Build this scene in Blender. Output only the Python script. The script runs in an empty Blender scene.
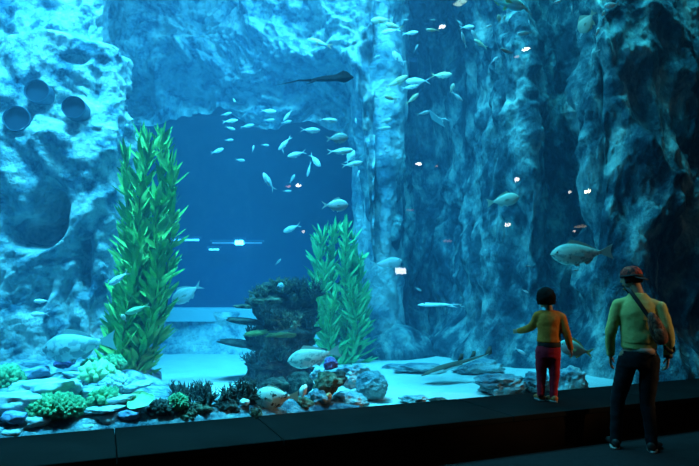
import bpy, bmesh, math, random
from mathutils import Vector, Matrix, noise
import numpy as np
C = bpy.context.scene.collection
SC = bpy.context.scene
R = math.radians
random.seed(7)

# ------------------------------------------------------------------ camera
FPX, EYE, YAW, PITCH = 583.0, 1.5, R(22.8), R(5.49)
CAM = Vector((0, 0, EYE))
cam_d = bpy.data.cameras.new('camera'); cam_d.sensor_width = 36; cam_d.lens = FPX * 36 / 699
cam_d.clip_end = 200
cam = bpy.data.objects.new('camera', cam_d); C.objects.link(cam)
cam.location = CAM; cam.rotation_euler = (R(90) + PITCH, 0, -YAW)
SC.camera = cam

# ------------------------------------------------------------------ world, exposure
w = bpy.data.worlds.new('dark_hall_world'); SC.world = w; w.use_nodes = True
w.node_tree.nodes['Background'].inputs[0].default_value = (0.0, 0.0, 0.0, 1)
w.node_tree.nodes['Background'].inputs[1].default_value = 0.0
vs = SC.view_settings
SC.display_settings.display_device = 'sRGB'
vs.view_transform = 'Standard'; vs.look = 'None'; vs.gamma = 1; vs.exposure = 0.0
try: vs.use_curve_mapping = False
except Exception: pass
cy = SC.cycles
cy.use_denoising = True
cy.max_bounces = 6; cy.diffuse_bounces = 2; cy.glossy_bounces = 2; cy.transmission_bounces = 4
cy.volume_bounces = 1; cy.transparent_max_bounces = 12
cy.sample_clamp_indirect = 4.0

def area(name, loc, size, power, col, aim=None, shape='RECTANGLE', size_y=None, spread=180):
    l = bpy.data.lights.new(name, 'AREA'); l.shape = shape; l.size = size; l.size_y = size_y or size
    l.energy = power; l.color = col; l.spread = R(spread)
    o = bpy.data.objects.new(name, l); C.objects.link(o); o.location = loc
    if aim is not None:
        o.rotation_euler = (Vector(aim) - Vector(loc)).to_track_quat('-Z', 'Y').to_euler()
    return o

CYAN = (0.11, 0.66, 0.86)
# lights over the water: tank lamps and added fills
area('tank_light', (-1.0, 5.95, 8.5), 2.6, 860, CYAN, aim=(-0.4, 7.9, 1.6), size_y=0.7, spread=110)
area('tank_light', (-0.9, 5.62, 8.4), 1.6, 150, CYAN, aim=(-0.4, 6.1, 0.4), size_y=0.4, spread=34)  # fill added to brighten the reef beside the pane
area('tank_light', (1.5, 5.62, 8.4), 1.8, 130, CYAN, aim=(1.7, 5.9, 0.4), size_y=0.4, spread=34)  # fill added to brighten the rubble and the pufferfish
area('tank_light', (2.6, 7.4, 8.4), 2.0, 170, CYAN, aim=(2.9, 10.6, 5.6), size_y=0.6, spread=100)  # fill added to brighten the face of the rock arch
area('tank_light', (1.6, 7.0, 8.5), 3.0, 330, CYAN, aim=(2.4, 9.4, 0.3), size_y=1.4, spread=120)
area('tank_light', (4.0, 7.2, 8.5), 2.4, 265, CYAN, aim=(4.0, 8.8, 0.3), size_y=1.2, spread=110)
area('tank_light', (6.6, 5.75, 8.5), 3.6, 230, (0.06, 0.68, 0.84), aim=(6.9, 6.3, 1.0), size_y=0.5, spread=120)
# warm dim downlight of the visitors' hall, behind and to the right of the two visitors
def spot(name, loc, aim, power, col, deg, rad=.1):
    l = bpy.data.lights.new(name, 'SPOT'); l.energy = power; l.color = col; l.spot_size = R(deg); l.spot_blend = .6; l.shadow_soft_size = rad
    o = bpy.data.objects.new(name, l); C.objects.link(o); o.location = loc
    o.rotation_euler = (Vector(aim) - Vector(loc)).to_track_quat('-Z', 'Y').to_euler()
    return o
spot('hall_lamp', (14.85, -4.3, 4.78), (4.55, 4.3, 1.2), 2500, (1.0, 0.62, 0.27), 9)

# ------------------------------------------------------------------ helpers
_f = Vector((math.sin(YAW) * math.cos(PITCH), math.cos(YAW) * math.cos(PITCH), math.sin(PITCH)))
_r = Vector((math.cos(YAW), -math.sin(YAW), 0))
_u = _r.cross(_f)
FH = Vector((math.sin(YAW), math.cos(YAW), 0))
def ray(px, py):
    return _f + _r * ((px - 349.5) / FPX) + _u * (-(py - 233) / FPX)
def at(px, py, D):
    """the point at forward distance D (metres from the camera, level) seen at that place"""
    d = ray(px, py); return CAM + d * (D / d.dot(FH))
def at_y(px, py, Y):
    d = ray(px, py); return CAM + d * ((Y - CAM.y) / d.y)
def at_z(px, py, Z):
    d = ray(px, py); return CAM + d * ((Z - CAM.z) / d.z)
def plan(px, D):
    p = at(px, 289, D); return Vector((p.x, p.y))
def m_per_px(D): return D / FPX

def tag(o, label=None, cat=None, group=None, kind=None):
    if label: o['label'] = label
    if cat: o['category'] = cat
    if group: o['group'] = group
    if kind: o['kind'] = kind
    return o
def empty(name, loc=(0, 0, 0), rz=0.0):
    o = bpy.data.objects.new(name, None); C.objects.link(o); o.location = loc; o.rotation_euler = (0, 0, rz)
    o.empty_display_size = 0.1
    return o
def mesh_obj(name, verts, faces, mat, parent=None, smooth=True, mids=None, loc=None):
    me = bpy.data.meshes.new(name); me.from_pydata([tuple(v) for v in verts], [], faces)
    for m in (mat if isinstance(mat, (list, tuple)) else [mat]): me.materials.append(m)
    if mids: me.polygons.foreach_set('material_index', mids)
    me.polygons.foreach_set('use_smooth', [smooth] * len(me.polygons))
    me.update()
    o = bpy.data.objects.new(name, me); C.objects.link(o)
    if parent: o.parent = parent
    if loc is not None: o.location = loc
    return o
class MB:
    def __init__(s): s.v, s.f, s.m = [], [], []
    def add(s, vs, fs, mi=0):
        n = len(s.v); s.v += [Vector(v) for v in vs]; s.f += [tuple(i + n for i in f) for f in fs]; s.m += [mi] * len(fs)
    def box(s, a, b, mi=0):
        x0, y0, z0 = a; x1, y1, z1 = b
        vs = [(x0,y0,z0),(x1,y0,z0),(x1,y1,z0),(x0,y1,z0),(x0,y0,z1),(x1,y0,z1),(x1,y1,z1),(x0,y1,z1)]
        s.add(vs, [(0,3,2,1),(4,5,6,7),(0,1,5,4),(1,2,6,5),(2,3,7,6),(3,0,4,7)], mi)
    def loft(s, rings, mi=0, n=16, cap=True):
        """rings: (centre, axis_u, axis_v) with the axes already scaled"""
        vs, fs = [], []
        for c, a, b in rings:
            c, a, b = Vector(c), Vector(a), Vector(b)
            for k in range(n):
                t = 2 * math.pi * k / n
                vs.append(c + a * math.cos(t) + b * math.sin(t))
        for i in range(len(rings) - 1):
            for k in range(n):
                k2 = (k + 1) % n
                fs.append((i*n+k, i*n+k2, (i+1)*n+k2, (i+1)*n+k))
        if cap:
            fs.append(tuple(reversed(range(n)))); m = (len(rings)-1)*n; fs.append(tuple(range(m, m+n)))
        s.add(vs, fs, mi)
    def tube(s, pts, rad, mi=0, n=10, flat=1.0, ref=None):
        """tube through pts; rad is a number or a list; flat squeezes along the second axis"""
        pts = [Vector(p) for p in pts]
        rings = []
        prev = None
        for i, p in enumerate(pts):
            d = (pts[min(i+1, len(pts)-1)] - pts[max(i-1, 0)])
            if d.length < 1e-9: d = Vector((0,0,1))
            d.normalize()
            rf = ref if ref is not None else (prev if prev is not None else (Vector((1,0,0)) if abs(d.x) < .8 else Vector((0,1,0))))
            a = (Vector(rf) - d * d.dot(Vector(rf)))
            if a.length < 1e-6: a = d.orthogonal()
            a.normalize(); b = d.cross(a); prev = a
            r = rad[i] if isinstance(rad, (list, tuple)) else rad
            rings.append((p, a * r, b * r * flat))
        s.loft(rings, mi, n)
    def build(s, name, mat, parent=None, smooth=True, loc=None):
        if loc is not None:
            L = Vector(loc); s.v = [v - L for v in s.v]
        o = mesh_obj(name, s.v, s.f, mat, parent, smooth, s.m, loc)
        b = bmesh.new(); b.from_mesh(o.data); bmesh.ops.recalc_face_normals(b, faces=b.faces); b.to_mesh(o.data); b.free()
        return o
def bake(o, mods):
    """apply the given modifiers"""
    for t, kw in mods:
        m = o.modifiers.new(t.lower(), t)
        for k, v in kw.items(): setattr(m, k, v)
    dg = bpy.context.evaluated_depsgraph_get(); dg.update()
    me = bpy.data.meshes.new_from_object(o.evaluated_get(dg))
    old = o.data; o.modifiers.clear(); o.data = me; me.name = o.name
    bpy.data.meshes.remove(old)
    me.polygons.foreach_set('use_smooth', [True] * len(me.polygons))
    return o

# ------------------------------------------------------------------ materials
def nmat(name):
    m = bpy.data.materials.new(name); m.use_nodes = True
    nt = m.node_tree; return m, nt, nt.nodes['Principled BSDF'], nt.nodes['Material Output']
def plain(name, col, rough=.6, metal=0, emit=None, es=0, spec=.4):
    m, nt, b, o = nmat(name)
    b.inputs['Base Color'].default_value = (*col, 1); b.inputs['Roughness'].default_value = rough
    b.inputs['Metallic'].default_value = metal; b.inputs['Specular IOR Level'].default_value = spec
    if emit:
        b.inputs['Emission Color'].default_value = (*emit, 1); b.inputs['Emission Strength'].default_value = es
    return m
def mottled(name, cols, scale=3.0, rough=.85, bump=.5, bscale=12.0, stops=None, detail=8, squash=(1,1,1), dist=.02, warp=.25, veins=None, spec=.25):
    m, nt, b, out = nmat(name); N, L = nt.nodes, nt.links
    tc = N.new('ShaderNodeTexCoord'); mp = N.new('ShaderNodeMapping'); mp.inputs['Scale'].default_value = squash
    L.new(tc.outputs['Object'], mp.inputs['Vector'])
    n1 = N.new('ShaderNodeTexNoise'); n1.inputs['Scale'].default_value = scale; n1.inputs['Detail'].default_value = detail
    n1.inputs['Roughness'].default_value = .64; n1.inputs['Distortion'].default_value = warp
    L.new(mp.outputs[0], n1.inputs['Vector'])
    cr = N.new('ShaderNodeValToRGB'); el = cr.color_ramp.elements
    stops = stops or [.3 + .4 * i / max(1, len(cols) - 1) for i in range(len(cols))]
    while len(el) < len(cols): el.new(.5)
    for e, c, s_ in zip(el, cols, stops): e.position = s_; e.color = (*c, 1)
    L.new(n1.outputs['Fac'], cr.inputs['Fac'])
    col_out = cr.outputs['Color']
    if veins:
        v = N.new('ShaderNodeTexVoronoi'); v.feature = 'DISTANCE_TO_EDGE'; v.inputs['Scale'].default_value = veins[0]
        nz = N.new('ShaderNodeTexNoise'); nz.inputs['Scale'].default_value = 2.5; nz.inputs['Detail'].default_value = 4
        L.new(mp.outputs[0], nz.inputs['Vector'])
        mx0 = N.new('ShaderNodeMixRGB'); mx0.blend_type = 'ADD'; mx0.inputs[0].default_value = .5
        L.new(mp.outputs[0], mx0.inputs[1]); L.new(nz.outputs['Color'], mx0.inputs[2]); L.new(mx0.outputs[0], v.inputs['Vector'])
        r2 = N.new('ShaderNodeMapRange'); r2.inputs['From Min'].default_value = 0; r2.inputs['From Max'].default_value = veins[1]
        L.new(v.outputs['Distance'], r2.inputs['Value'])
        mx = N.new('ShaderNodeMixRGB'); mx.inputs[1].default_value = (*veins[2], 1)
        L.new(r2.outputs[0], mx.inputs[0]); L.new(col_out, mx.inputs[2]); col_out = mx.outputs[0]
    L.new(col_out, b.inputs['Base Color'])
    b.inputs['Roughness'].default_value = rough; b.inputs['Specular IOR Level'].default_value = spec
    n2 = N.new('ShaderNodeTexNoise'); n2.inputs['Scale'].default_value = bscale; n2.inputs['Detail'].default_value = 8
    n2.inputs['Roughness'].default_value = .65
    L.new(mp.outputs[0], n2.inputs['Vector'])
    bp = N.new('ShaderNodeBump'); bp.inputs['Strength'].default_value = bump; bp.inputs['Distance'].default_value = dist * 4
    L.new(n2.outputs['Fac'], bp.inputs['Height']); L.new(bp.outputs[0], b.inputs['Normal'])
    return m

M = {}
M['rock'] = mottled('pale_rock', [(.03,.10,.16), (.16,.30,.36), (.50,.60,.60), (.72,.78,.74)], scale=1.3, stops=[.34,.46,.56,.70], bump=1.0, bscale=5, dist=.05, detail=12)
M['rock_bright'] = mottled('pale_limestone', [(.05,.16,.24), (.30,.46,.52), (.62,.72,.70), (.92,.95,.90)], scale=2.9, stops=[.38,.46,.54,.64], bump=1.0, bscale=6, dist=.05, detail=12)  # paler mottled rock for pillar, arch, base and pale stones
M['rock_dark'] = mottled('dark_cliff_rock', [(.015,.05,.075), (.06,.14,.17), (.24,.38,.38), (.62,.70,.62)], scale=2.6, stops=[.38,.48,.57,.68], bump=1.0, bscale=5, dist=.05, detail=12, squash=(1,1,.55))  # mottled rock, darker in tone than the other faces
M['sand'] = mottled('white_coral_sand', [(.50,.56,.52), (.62,.67,.63)], scale=4, bump=.35, bscale=30, dist=.01)
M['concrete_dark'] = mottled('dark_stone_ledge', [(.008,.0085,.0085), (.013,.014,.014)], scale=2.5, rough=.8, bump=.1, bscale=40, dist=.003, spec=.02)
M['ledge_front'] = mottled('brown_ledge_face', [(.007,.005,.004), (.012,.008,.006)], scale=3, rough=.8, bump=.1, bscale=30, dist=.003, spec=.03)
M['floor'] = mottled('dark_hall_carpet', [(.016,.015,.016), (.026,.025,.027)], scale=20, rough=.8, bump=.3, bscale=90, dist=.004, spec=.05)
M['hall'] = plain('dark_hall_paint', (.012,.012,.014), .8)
M['blue_panel'] = plain('dark_blue_panel', (.01,.05,.16), .5)
M['black'] = plain('black_matte', (.008,.009,.011), .6)
M['frame'] = plain('window_frame_metal', (.10,.28,.42), .4)

def glass_mat():
    m = bpy.data.materials.new('acrylic_pane'); m.use_nodes = True; nt = m.node_tree; nt.nodes.clear()
    N, L = nt.nodes, nt.links
    o = N.new('ShaderNodeOutputMaterial'); t = N.new('ShaderNodeBsdfTransparent'); g = N.new('ShaderNodeBsdfGlossy')
    t.inputs[0].default_value = (.98, .99, 1, 1); g.inputs['Roughness'].default_value = .0
    lw = N.new('ShaderNodeLayerWeight'); lw.inputs['Blend'].default_value = .5
    pw = N.new('ShaderNodeMath'); pw.operation = 'POWER'; pw.inputs[1].default_value = 5; L.new(lw.outputs['Facing'], pw.inputs[0])
    ma = N.new('ShaderNodeMath'); ma.operation = 'MULTIPLY_ADD'; ma.inputs[1].default_value = .9; ma.inputs[2].default_value = .035
    L.new(pw.outputs[0], ma.inputs[0])
    ge = N.new('ShaderNodeNewGeometry'); iv = N.new('ShaderNodeMath'); iv.operation = 'SUBTRACT'; iv.inputs[0].default_value = 1; L.new(ge.outputs['Backfacing'], iv.inputs[1])
    mu = N.new('ShaderNodeMath'); mu.operation = 'MULTIPLY'; L.new(ma.outputs[0], mu.inputs[0]); L.new(iv.outputs[0], mu.inputs[1]); ma = mu
    mx = N.new('ShaderNodeMixShader'); L.new(ma.outputs[0], mx.inputs[0]); L.new(t.outputs[0], mx.inputs[1]); L.new(g.outputs[0], mx.inputs[2])
    L.new(mx.outputs[0], o.inputs['Surface']); return m
M['acrylic'] = glass_mat()
def water_mat():
    m = bpy.data.materials.new('tank_water'); m.use_nodes = True; nt = m.node_tree; nt.nodes.clear()
    N, L = nt.nodes, nt.links
    o = N.new('ShaderNodeOutputMaterial'); s = N.new('ShaderNodeVolumeScatter'); a = N.new('ShaderNodeVolumeAbsorption'); ad = N.new('ShaderNodeAddShader')
    s.inputs['Color'].default_value = (.28, .56, .92, 1); s.inputs['Density'].default_value = .031; s.inputs['Anisotropy'].default_value = .0
    a.inputs['Color'].default_value = (.0, .70, .93, 1); a.inputs['Density'].default_value = .12
    L.new(s.outputs[0], ad.inputs[0]); L.new(a.outputs[0], ad.inputs[1]); L.new(ad.outputs[0], o.inputs['Volume']); return m
M['water'] = water_mat()

# ------------------------------------------------------------------ setting: hall
LZ = 0.333                                   # height of the ledge under the pane
G = at_z(349.5, 408, LZ).y                   # the pane's plane
FY = at_z(520, 415, LZ).y                    # front edge of the ledge
X0, X1, Y0, HZ = -5.0, 15.0, -9.0, 7.0       # hall
TX0, TX1, TY1, TZ = -4.0, 15.0, 19.0, 9.0    # tank
def struct(name, a, b, mat, smooth=False):
    m = MB(); m.box(a, b); return tag(m.build(name, mat, smooth=smooth), kind='structure')
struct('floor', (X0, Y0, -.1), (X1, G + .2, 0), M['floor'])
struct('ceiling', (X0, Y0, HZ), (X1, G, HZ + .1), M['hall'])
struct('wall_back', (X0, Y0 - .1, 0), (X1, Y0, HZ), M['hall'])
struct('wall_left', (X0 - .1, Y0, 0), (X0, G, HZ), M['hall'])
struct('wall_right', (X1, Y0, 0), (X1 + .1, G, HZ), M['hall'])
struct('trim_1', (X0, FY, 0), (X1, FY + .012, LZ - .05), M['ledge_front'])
# ledge of separate cast slabs with joints
jx = [X0, -2.2, at_z(116, 446, LZ).x, at_z(272, 430, LZ).x, at_z(487, 408, LZ).x, at_z(640, 396, LZ).x, 9.5, 12.2, X1]
lm = MB()
for i in range(len(jx) - 1):
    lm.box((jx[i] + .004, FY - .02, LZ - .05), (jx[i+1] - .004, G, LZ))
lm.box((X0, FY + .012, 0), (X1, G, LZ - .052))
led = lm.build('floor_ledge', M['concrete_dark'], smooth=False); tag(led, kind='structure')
bv = led.modifiers.new('bevel', 'BEVEL'); bv.width = .006; bv.segments = 2
pane = struct('window_1', (TX0, G, LZ - .02), (TX1, G + .10, TZ), M['acrylic'])
wt = struct('water', (TX0, G + .101, -.1), (TX1, TY1, TZ - .3), M['water'])
tag(wt, kind='structure')
struct('wall_tank_side', (TX0 - .1, G, -.1), (TX0, TY1, TZ), M['hall'])
struct('wall_tank_far', (TX0, TY1, -.1), (TX1, TY1 + .1, TZ), M['blue_panel'])
struct('wall_tank_end', (TX1, G, -.1), (TX1 + .1, TY1, TZ), M['hall'])
struct('ceiling_tank', (TX0, G, TZ), (TX1, TY1, TZ + .1), M['hall'])
print('G', G, 'FY', FY, jx)

# ------------------------------------------------------------------ rock
def fbm(p, sc, octv=5, H=.9):
    return noise.fractal(p * sc, H, 2.1, octv)
def ridg(p, sc, octv=4):
    return noise.ridged_multi_fractal(p * sc, .9, 2.2, octv, 1.0, 2.0)
def rock_disp(p, A=1.0, sz=.6, seed=0.0):
    q = Vector((p.x, p.y, p.z * sz)) + Vector((seed, seed * .7, -seed))
    wv = Vector((noise.noise(q * .8), noise.noise(q * .8 + Vector((9, 9, 9))), noise.noise(q * .8 + Vector((-5, 3, 7))))) * .5
    q = q + wv
    d = .34 * fbm(q, .55, 3) + .20 * (ridg(q, .9, 3) - 1.0) + .10 * (abs(noise.noise(q * 2.6)) * 2 - .6) + .05 * (ridg(q, 3.1, 4) - 1.0) + .030*(ridg(q, 6.5, 3)-1.0) + .018*noise.noise(q*13)
    return d * A
def spline(pts, n):
    """Catmull-Rom through tuples, n samples"""
    P = [np.array(p, float) for p in pts]; P = [2*P[0]-P[1]] + P + [2*P[-1]-P[-2]]
    seg = [np.linalg.norm(P[i+1][:2]-P[i][:2]) for i in range(1, len(P)-2)]; tot = sum(seg); out = []
    for k in range(n):
        s = tot * k / (n-1); i = 0
        while i < len(seg)-1 and s > seg[i]: s -= seg[i]; i += 1
        t = min(1, s / max(seg[i], 1e-9)); a, b, c, d = P[i], P[i+1], P[i+2], P[i+3]
        out.append(.5*((2*b)+(-a+c)*t+(2*a-5*b+4*c-d)*t*t+(-a+3*b-3*c+d)*t**3))
    return out
def cliff(name, path, zfun, mat, nu, nv, A=1.0, sz=.6, seed=0, push=None, kind=None):
    """a rock face that follows a plan path; zfun(u, px)->(z0,z1); push(u,z)->metres towards the viewer's side"""
    pts = spline(path, nu); vs = []
    for i, p in enumerate(pts):
        q0, q1 = pts[max(i-1, 0)], pts[min(i+1, nu-1)]
        t = Vector((q1[0]-q0[0], q1[1]-q0[1], 0)).normalized(); nrm = Vector((t.y, -t.x, 0))
        u = i/(nu-1); z0, z1 = zfun(u if len(p) < 3 else p[2])
        for j in range(nv):
            z = z0 + (z1-z0)*j/(nv-1)
            v = Vector((p[0], p[1], z))
            d = rock_disp(v, A, sz, seed) + (push(u if len(p) < 3 else p[2], z, v) if push else 0)
            v2 = v + nrm * d
            v2.z += .5 * A * .12 * noise.noise(v * 2.2)
            vs.append(v2)
    fs = [(i*nv+j, (i+1)*nv+j, (i+1)*nv+j+1, i*nv+j+1) for i in range(nu-1) for j in range(nv-1)]
    o = mesh_obj(name, vs, fs, mat)
    return tag(o, kind='structure')
def sst(a, b, x):
    t = max(0, min(1, (x-a)/(b-a))); return t*t*(3-2*t)

# sand bed
def sand():
    nx, ny = 150, 110; vs = []
    for i in range(nx):
        for j in range(ny):
            x = TX0 + (TX1-TX0)*i/(nx-1); y = G+.11 + (TY1-G-.2)*j/(ny-1)
            z = .30 + .05*noise.noise(Vector((x*.7, y*.7, 0))) + .012*noise.noise(Vector((x*3, y*5, 1)))
            z -= .06*(1-sst(0, .6, y-G))
            vs.append((x, y, z))
    return tag(mesh_obj('floor_sand', vs, [(i*ny+j, (i+1)*ny+j, (i+1)*ny+j+1, i*ny+j+1) for i in range(nx-1) for j in range(ny-1)], M['sand']), kind='structure')
sand()

# near left pillar
def pl(px, D): v = plan(px, D); return (v.x, v.y)
def push_pillar(u, z, v):
    d = 0
    d -= .45 * sst(4.75, 4.95, z + .12*noise.noise(v*1.5)) * (1 if u < .75 else .3)     # shelf: rock steps back above
    d -= .30 * (1 - sst(1.1, 2.4, z)) * (.4 + .6*sst(.4, .75, u))
    # shaded hollows
    for (hx, hz, rx, rz, a) in HOL:
        e = ((v.x-hx)/rx)**2 + ((z-hz)/rz)**2
        d -= a * math.exp(-e*e)
    return d
def hp(px, py, D=7.4): p = at(px, py, D); return p.x, p.z
HOL = []
for px, py, rx, rz, a in ((50, 212, 15, 26, .85), (30, 232, 22, 14, .6), (85, 265, 10, 28, .25), (100, 88, 8, 30, .15), (75, 60, 14, 6, .12), (60, 300, 8, 20, .15)):
    x, z = hp(px, py); HOL.append((x, z, rx*.0128, rz*.0128, a))
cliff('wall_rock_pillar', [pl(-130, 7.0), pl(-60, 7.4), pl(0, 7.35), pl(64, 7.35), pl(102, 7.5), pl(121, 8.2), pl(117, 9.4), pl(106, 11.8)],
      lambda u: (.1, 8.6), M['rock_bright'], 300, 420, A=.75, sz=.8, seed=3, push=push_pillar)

# far rock: base under the window, arch over it
D_B = 11.6
cliff('wall_rock_base', [pl(90, D_B), pl(200, D_B-.3), pl(300, D_B-.2), pl(380, D_B)], lambda u: (.1, 1.05), M['rock_bright'], 260, 60, A=.5, sz=1, seed=11,
      push=lambda u, z, v: .5*(1-sst(.2, .9, z)))
def arch_z(px):   # lower edge of the rock over the window
    ys = [(90, 118), (150, 100), (175, 92), (205, 84), (235, 104), (262, 110), (290, 104), (325, 112), (352, 128), (362, 160), (372, 240), (376, 330), (430, 345)]
    for a, b in zip(ys, ys[1:]):
        if px <= b[0]:
            t = (px-a[0])/(b[0]-a[0]); py = a[1]+(b[1]-a[1])*t; break
    else: py = 375
    return (at(px, py, D_B-.8).z, 8.8)
def push_arch(u, z, v):
    z0 = arch_z(u)[0]
    return .25 + .25*sst(z0, z0+2.5, z) - .95*(1-sst(z0, z0+1.3, z))
cliff('wall_rock_arch', [(*pl(q, d), q) for q, d in ((90, D_B-.1), (200, D_B-.1), (300, D_B-.4), (378, D_B-.6))], arch_z, M['rock_bright'], 360, 240, A=1.5, sz=1.1, seed=21, push=push_arch)

cliff('wall_rock_column', [pl(350, 12.0), pl(360, 11.1), pl(372, 10.6), pl(388, 10.5), pl(402, 10.9), pl(408, 11.9)], lambda u: (.1, 8.8), M['rock'], 150, 330, A=.5, sz=.5, seed=55, push=lambda u, z, v: .1*(1-sst(.2, 1.2, z)))

# right cliff
def push_right(u, z, v):
    d = 0
    d += .62*(1-sst(.15, 1.2, z))*sst(4.2, 5.0, v.x)
    return d
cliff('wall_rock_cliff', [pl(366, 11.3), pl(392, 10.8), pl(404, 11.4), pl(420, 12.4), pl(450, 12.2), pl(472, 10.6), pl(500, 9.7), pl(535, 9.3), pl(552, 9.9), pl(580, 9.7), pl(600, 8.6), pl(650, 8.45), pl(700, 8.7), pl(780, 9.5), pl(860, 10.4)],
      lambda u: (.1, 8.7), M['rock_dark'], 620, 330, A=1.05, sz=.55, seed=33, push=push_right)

# far window: sill, frame, pane and the dim room behind it
def far_window():
    c, s = math.cos(-YAW), math.sin(-YAW)
    def P(px, D, z): p = plan(px, D); return Vector((p.x, p.y, z))
    zb, zt = at(200, 309, D_B+.2).z, at(200, 60, D_B+.2).z
    m = MB()
    def slab(px0, px1, Da, Db, z0, z1, mb=m):
        a, b, c_, d = P(px0, Da, z0), P(px1, Da, z0), P(px1, Db, z0), P(px0, Db, z0)
        vs = [a, b, c_, d] + [Vector((q.x, q.y, z1)) for q in (a, b, c_, d)]
        mb.add(vs, [(0,3,2,1),(4,5,6,7),(0,1,5,4),(1,2,6,5),(2,3,7,6),(3,0,4,7)])
    slab(100, 385, D_B-.35, D_B+1.3, zb-.22, zb); 
    o = m.build('trim_2', plain('pale_blue_sill', (.42,.55,.60), .6), smooth=False); tag(o, kind='structure')
    m = MB(); slab(100, 385, D_B+1.12, D_B+1.2, zb, zt, m)
    o = m.build('window_2', M['acrylic'], smooth=False); tag(o, kind='structure')
    m = MB(); slab(361, 369, D_B-.1, D_B+.3, zb, zt+.5, m); o = m.build('trim_3', M['frame'], smooth=False); tag(o, kind='structure')
    m = MB()
    slab(60, 420, D_B+4.2, D_B+4.3, 0, zt+1, m); slab(60, 420, D_B+.3, D_B+4.2, zt, zt+.1, m); slab(60, 420, D_B+.3, D_B+4.2, 0, .1, m)
    o = m.build('wall_far_room', M['blue_panel'], smooth=False); tag(o, kind='structure')
far_window()

# ------------------------------------------------------------------ stones, reef
def depth(x, y): return x*math.sin(YAW) + y*math.cos(YAW)
def px_of(x, y):
    return 349.5 + FPX*(x*math.cos(YAW) - y*math.sin(YAW))/depth(x, y)
def reef_h(x, y):
    D = depth(x, y); px = px_of(x, y)
    k = 1 - sst(120, 210, px)
    k2 = 1 - sst(300, 360, px)
    h = .32 + k*(.02 + .15*max(0, D-4.75)) * (1 - sst(7.0, 7.6, D)*.6)
    h += (1-k)*k2*.09*(1 - sst(6.0, 6.7, D))
    h += (.05*k + .03)*k2*noise.noise(Vector((x*4, y*4, 3))) + .02*k2*noise.noise(Vector((x*11, y*11, 3)))
    h = min(h, .303 + max(0, y - G - .1)*.9)
    if k2 <= 0 or (D > 6.75 and k < .5): h = .2
    return h
M['reef'] = mottled('reef_rock', [(.03,.08,.12), (.18,.30,.34), (.50,.60,.58)], scale=5, stops=[.38,.52,.68], bump=1, bscale=14, dist=.02)
def reef():
    nx, ny = 170, 90; vs = []
    xa, xb, ya, yb = -2.4, 2.6, G+.103, 7.9
    for i in range(nx):
        for j in range(ny):
            x = xa+(xb-xa)*i/(nx-1); y = ya+(yb-ya)*max(0, j-1)/(ny-2)
            vs.append((x, y, reef_h(x, y) if j else -.05))
    return tag(mesh_obj('floor_reef', vs, [(i*ny+j, (i+1)*ny+j, (i+1)*ny+j+1, i*ny+j+1) for i in range(nx-1) for j in range(ny-1)], M['reef']), kind='structure')
reef()

def ico(sub=3):
    bm = bmesh.new(); bmesh.ops.create_icosphere(bm, subdivisions=sub, radius=1)
    v = [x.co.copy() for x in bm.verts]; f = [tuple(q.index for q in p.verts) for p in bm.faces]; bm.free(); return v, f
ICO = {k: ico(k) for k in (1, 2, 3, 4, 5)}
def frame_at(pos):
    """a frame facing the way one looks from the hall: x across, y away"""
    return Matrix.Rotation(-YAW, 4, 'Z')
def stone(name, px, py, wpx, hpx, D, mat, label, cat='rock', group=None, deep=.8, seed=0, rough=.25, flat=False, tilt=0, rz=0, sub=4, kind=None):
    s = m_per_px(D); rx, rz_, ry = wpx*s/2, hpx*s/2, wpx*s/2*deep
    D = max(D, (G + .14 + ry*1.15)/(at(px, py, 1.0).y)); s = m_per_px(D); rx, rz_, ry = wpx*s/2, hpx*s/2, wpx*s/2*deep
    c = at(px, py, D); v0, f = ICO[sub]; vs = []
    rot = Matrix.Rotation(-YAW + rz, 3, 'Z') @ Matrix.Rotation(tilt, 3, 'Y')
    sd = Vector((seed*3.7, seed*1.9, -seed*2.3))
    for v in v0:
        p = v.copy()
        if flat:
            p.z = max(-.55, min(.55, p.z))/.55
            p.x *= 1.0; 
        k = 1 + rough*(1.2*noise.noise(v*1.3+sd) + .7*noise.noise(v*3.1+sd) + .35*noise.noise(v*7+sd)) + rough*.35*(ridg(v+sd, 1.6, 3)-1)
        p = Vector((p.x*k*rx, p.y*k*ry, p.z*(1+(k-1)*.7)*rz_))
        vs.append(rot @ p)
    o = mesh_obj(name, vs, f, mat, loc=c)
    return tag(o, label, cat, group, kind)
ROCKP = M['rock_bright']; ROCKM = M['rock']
M['slab'] = mottled('pale_slab', [(.12,.24,.30), (.38,.52,.55), (.66,.76,.74)], scale=4, stops=[.35,.5,.65], bump=.6, bscale=16, dist=.012)
M['slab_blue'] = mottled('bluish_slab', [(.12,.22,.40), (.30,.42,.58)], scale=6, bump=.6, bscale=16, dist=.012)
M['greencoral'] = mottled('green_coral', [(.03,.20,.09), (.12,.45,.20), (.28,.62,.30)], scale=14, stops=[.36,.5,.66], bump=1, bscale=40, dist=.01)
M['lime'] = mottled('lime_coral', [(.22,.52,.24), (.45,.74,.38)], scale=9, bump=.6, bscale=30, dist=.01)
M['dcoral'] = mottled('dark_coral', [(.012,.022,.024), (.05,.07,.06), (.15,.18,.13)], scale=9, stops=[.36,.52,.7], bump=1, bscale=26, dist=.012)
M['brcoral'] = mottled('brown_coral', [(.03,.04,.03), (.13,.15,.09), (.36,.38,.26)], scale=12, stops=[.36,.52,.7], bump=1, bscale=26, dist=.012)
M['olive'] = mottled('olive_coral', [(.08,.16,.05), (.22,.32,.10)], scale=12, bump=1, bscale=30, dist=.01)
M['purple'] = mottled('purple_coral', [(.10,.10,.30), (.24,.22,.50)], scale=12, bump=1, bscale=30, dist=.01)
M['white'] = plain('white_shell', (.85,.88,.85), .5)
M['orange'] = plain('orange_sponge', (.9,.35,.15), .6)

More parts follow.
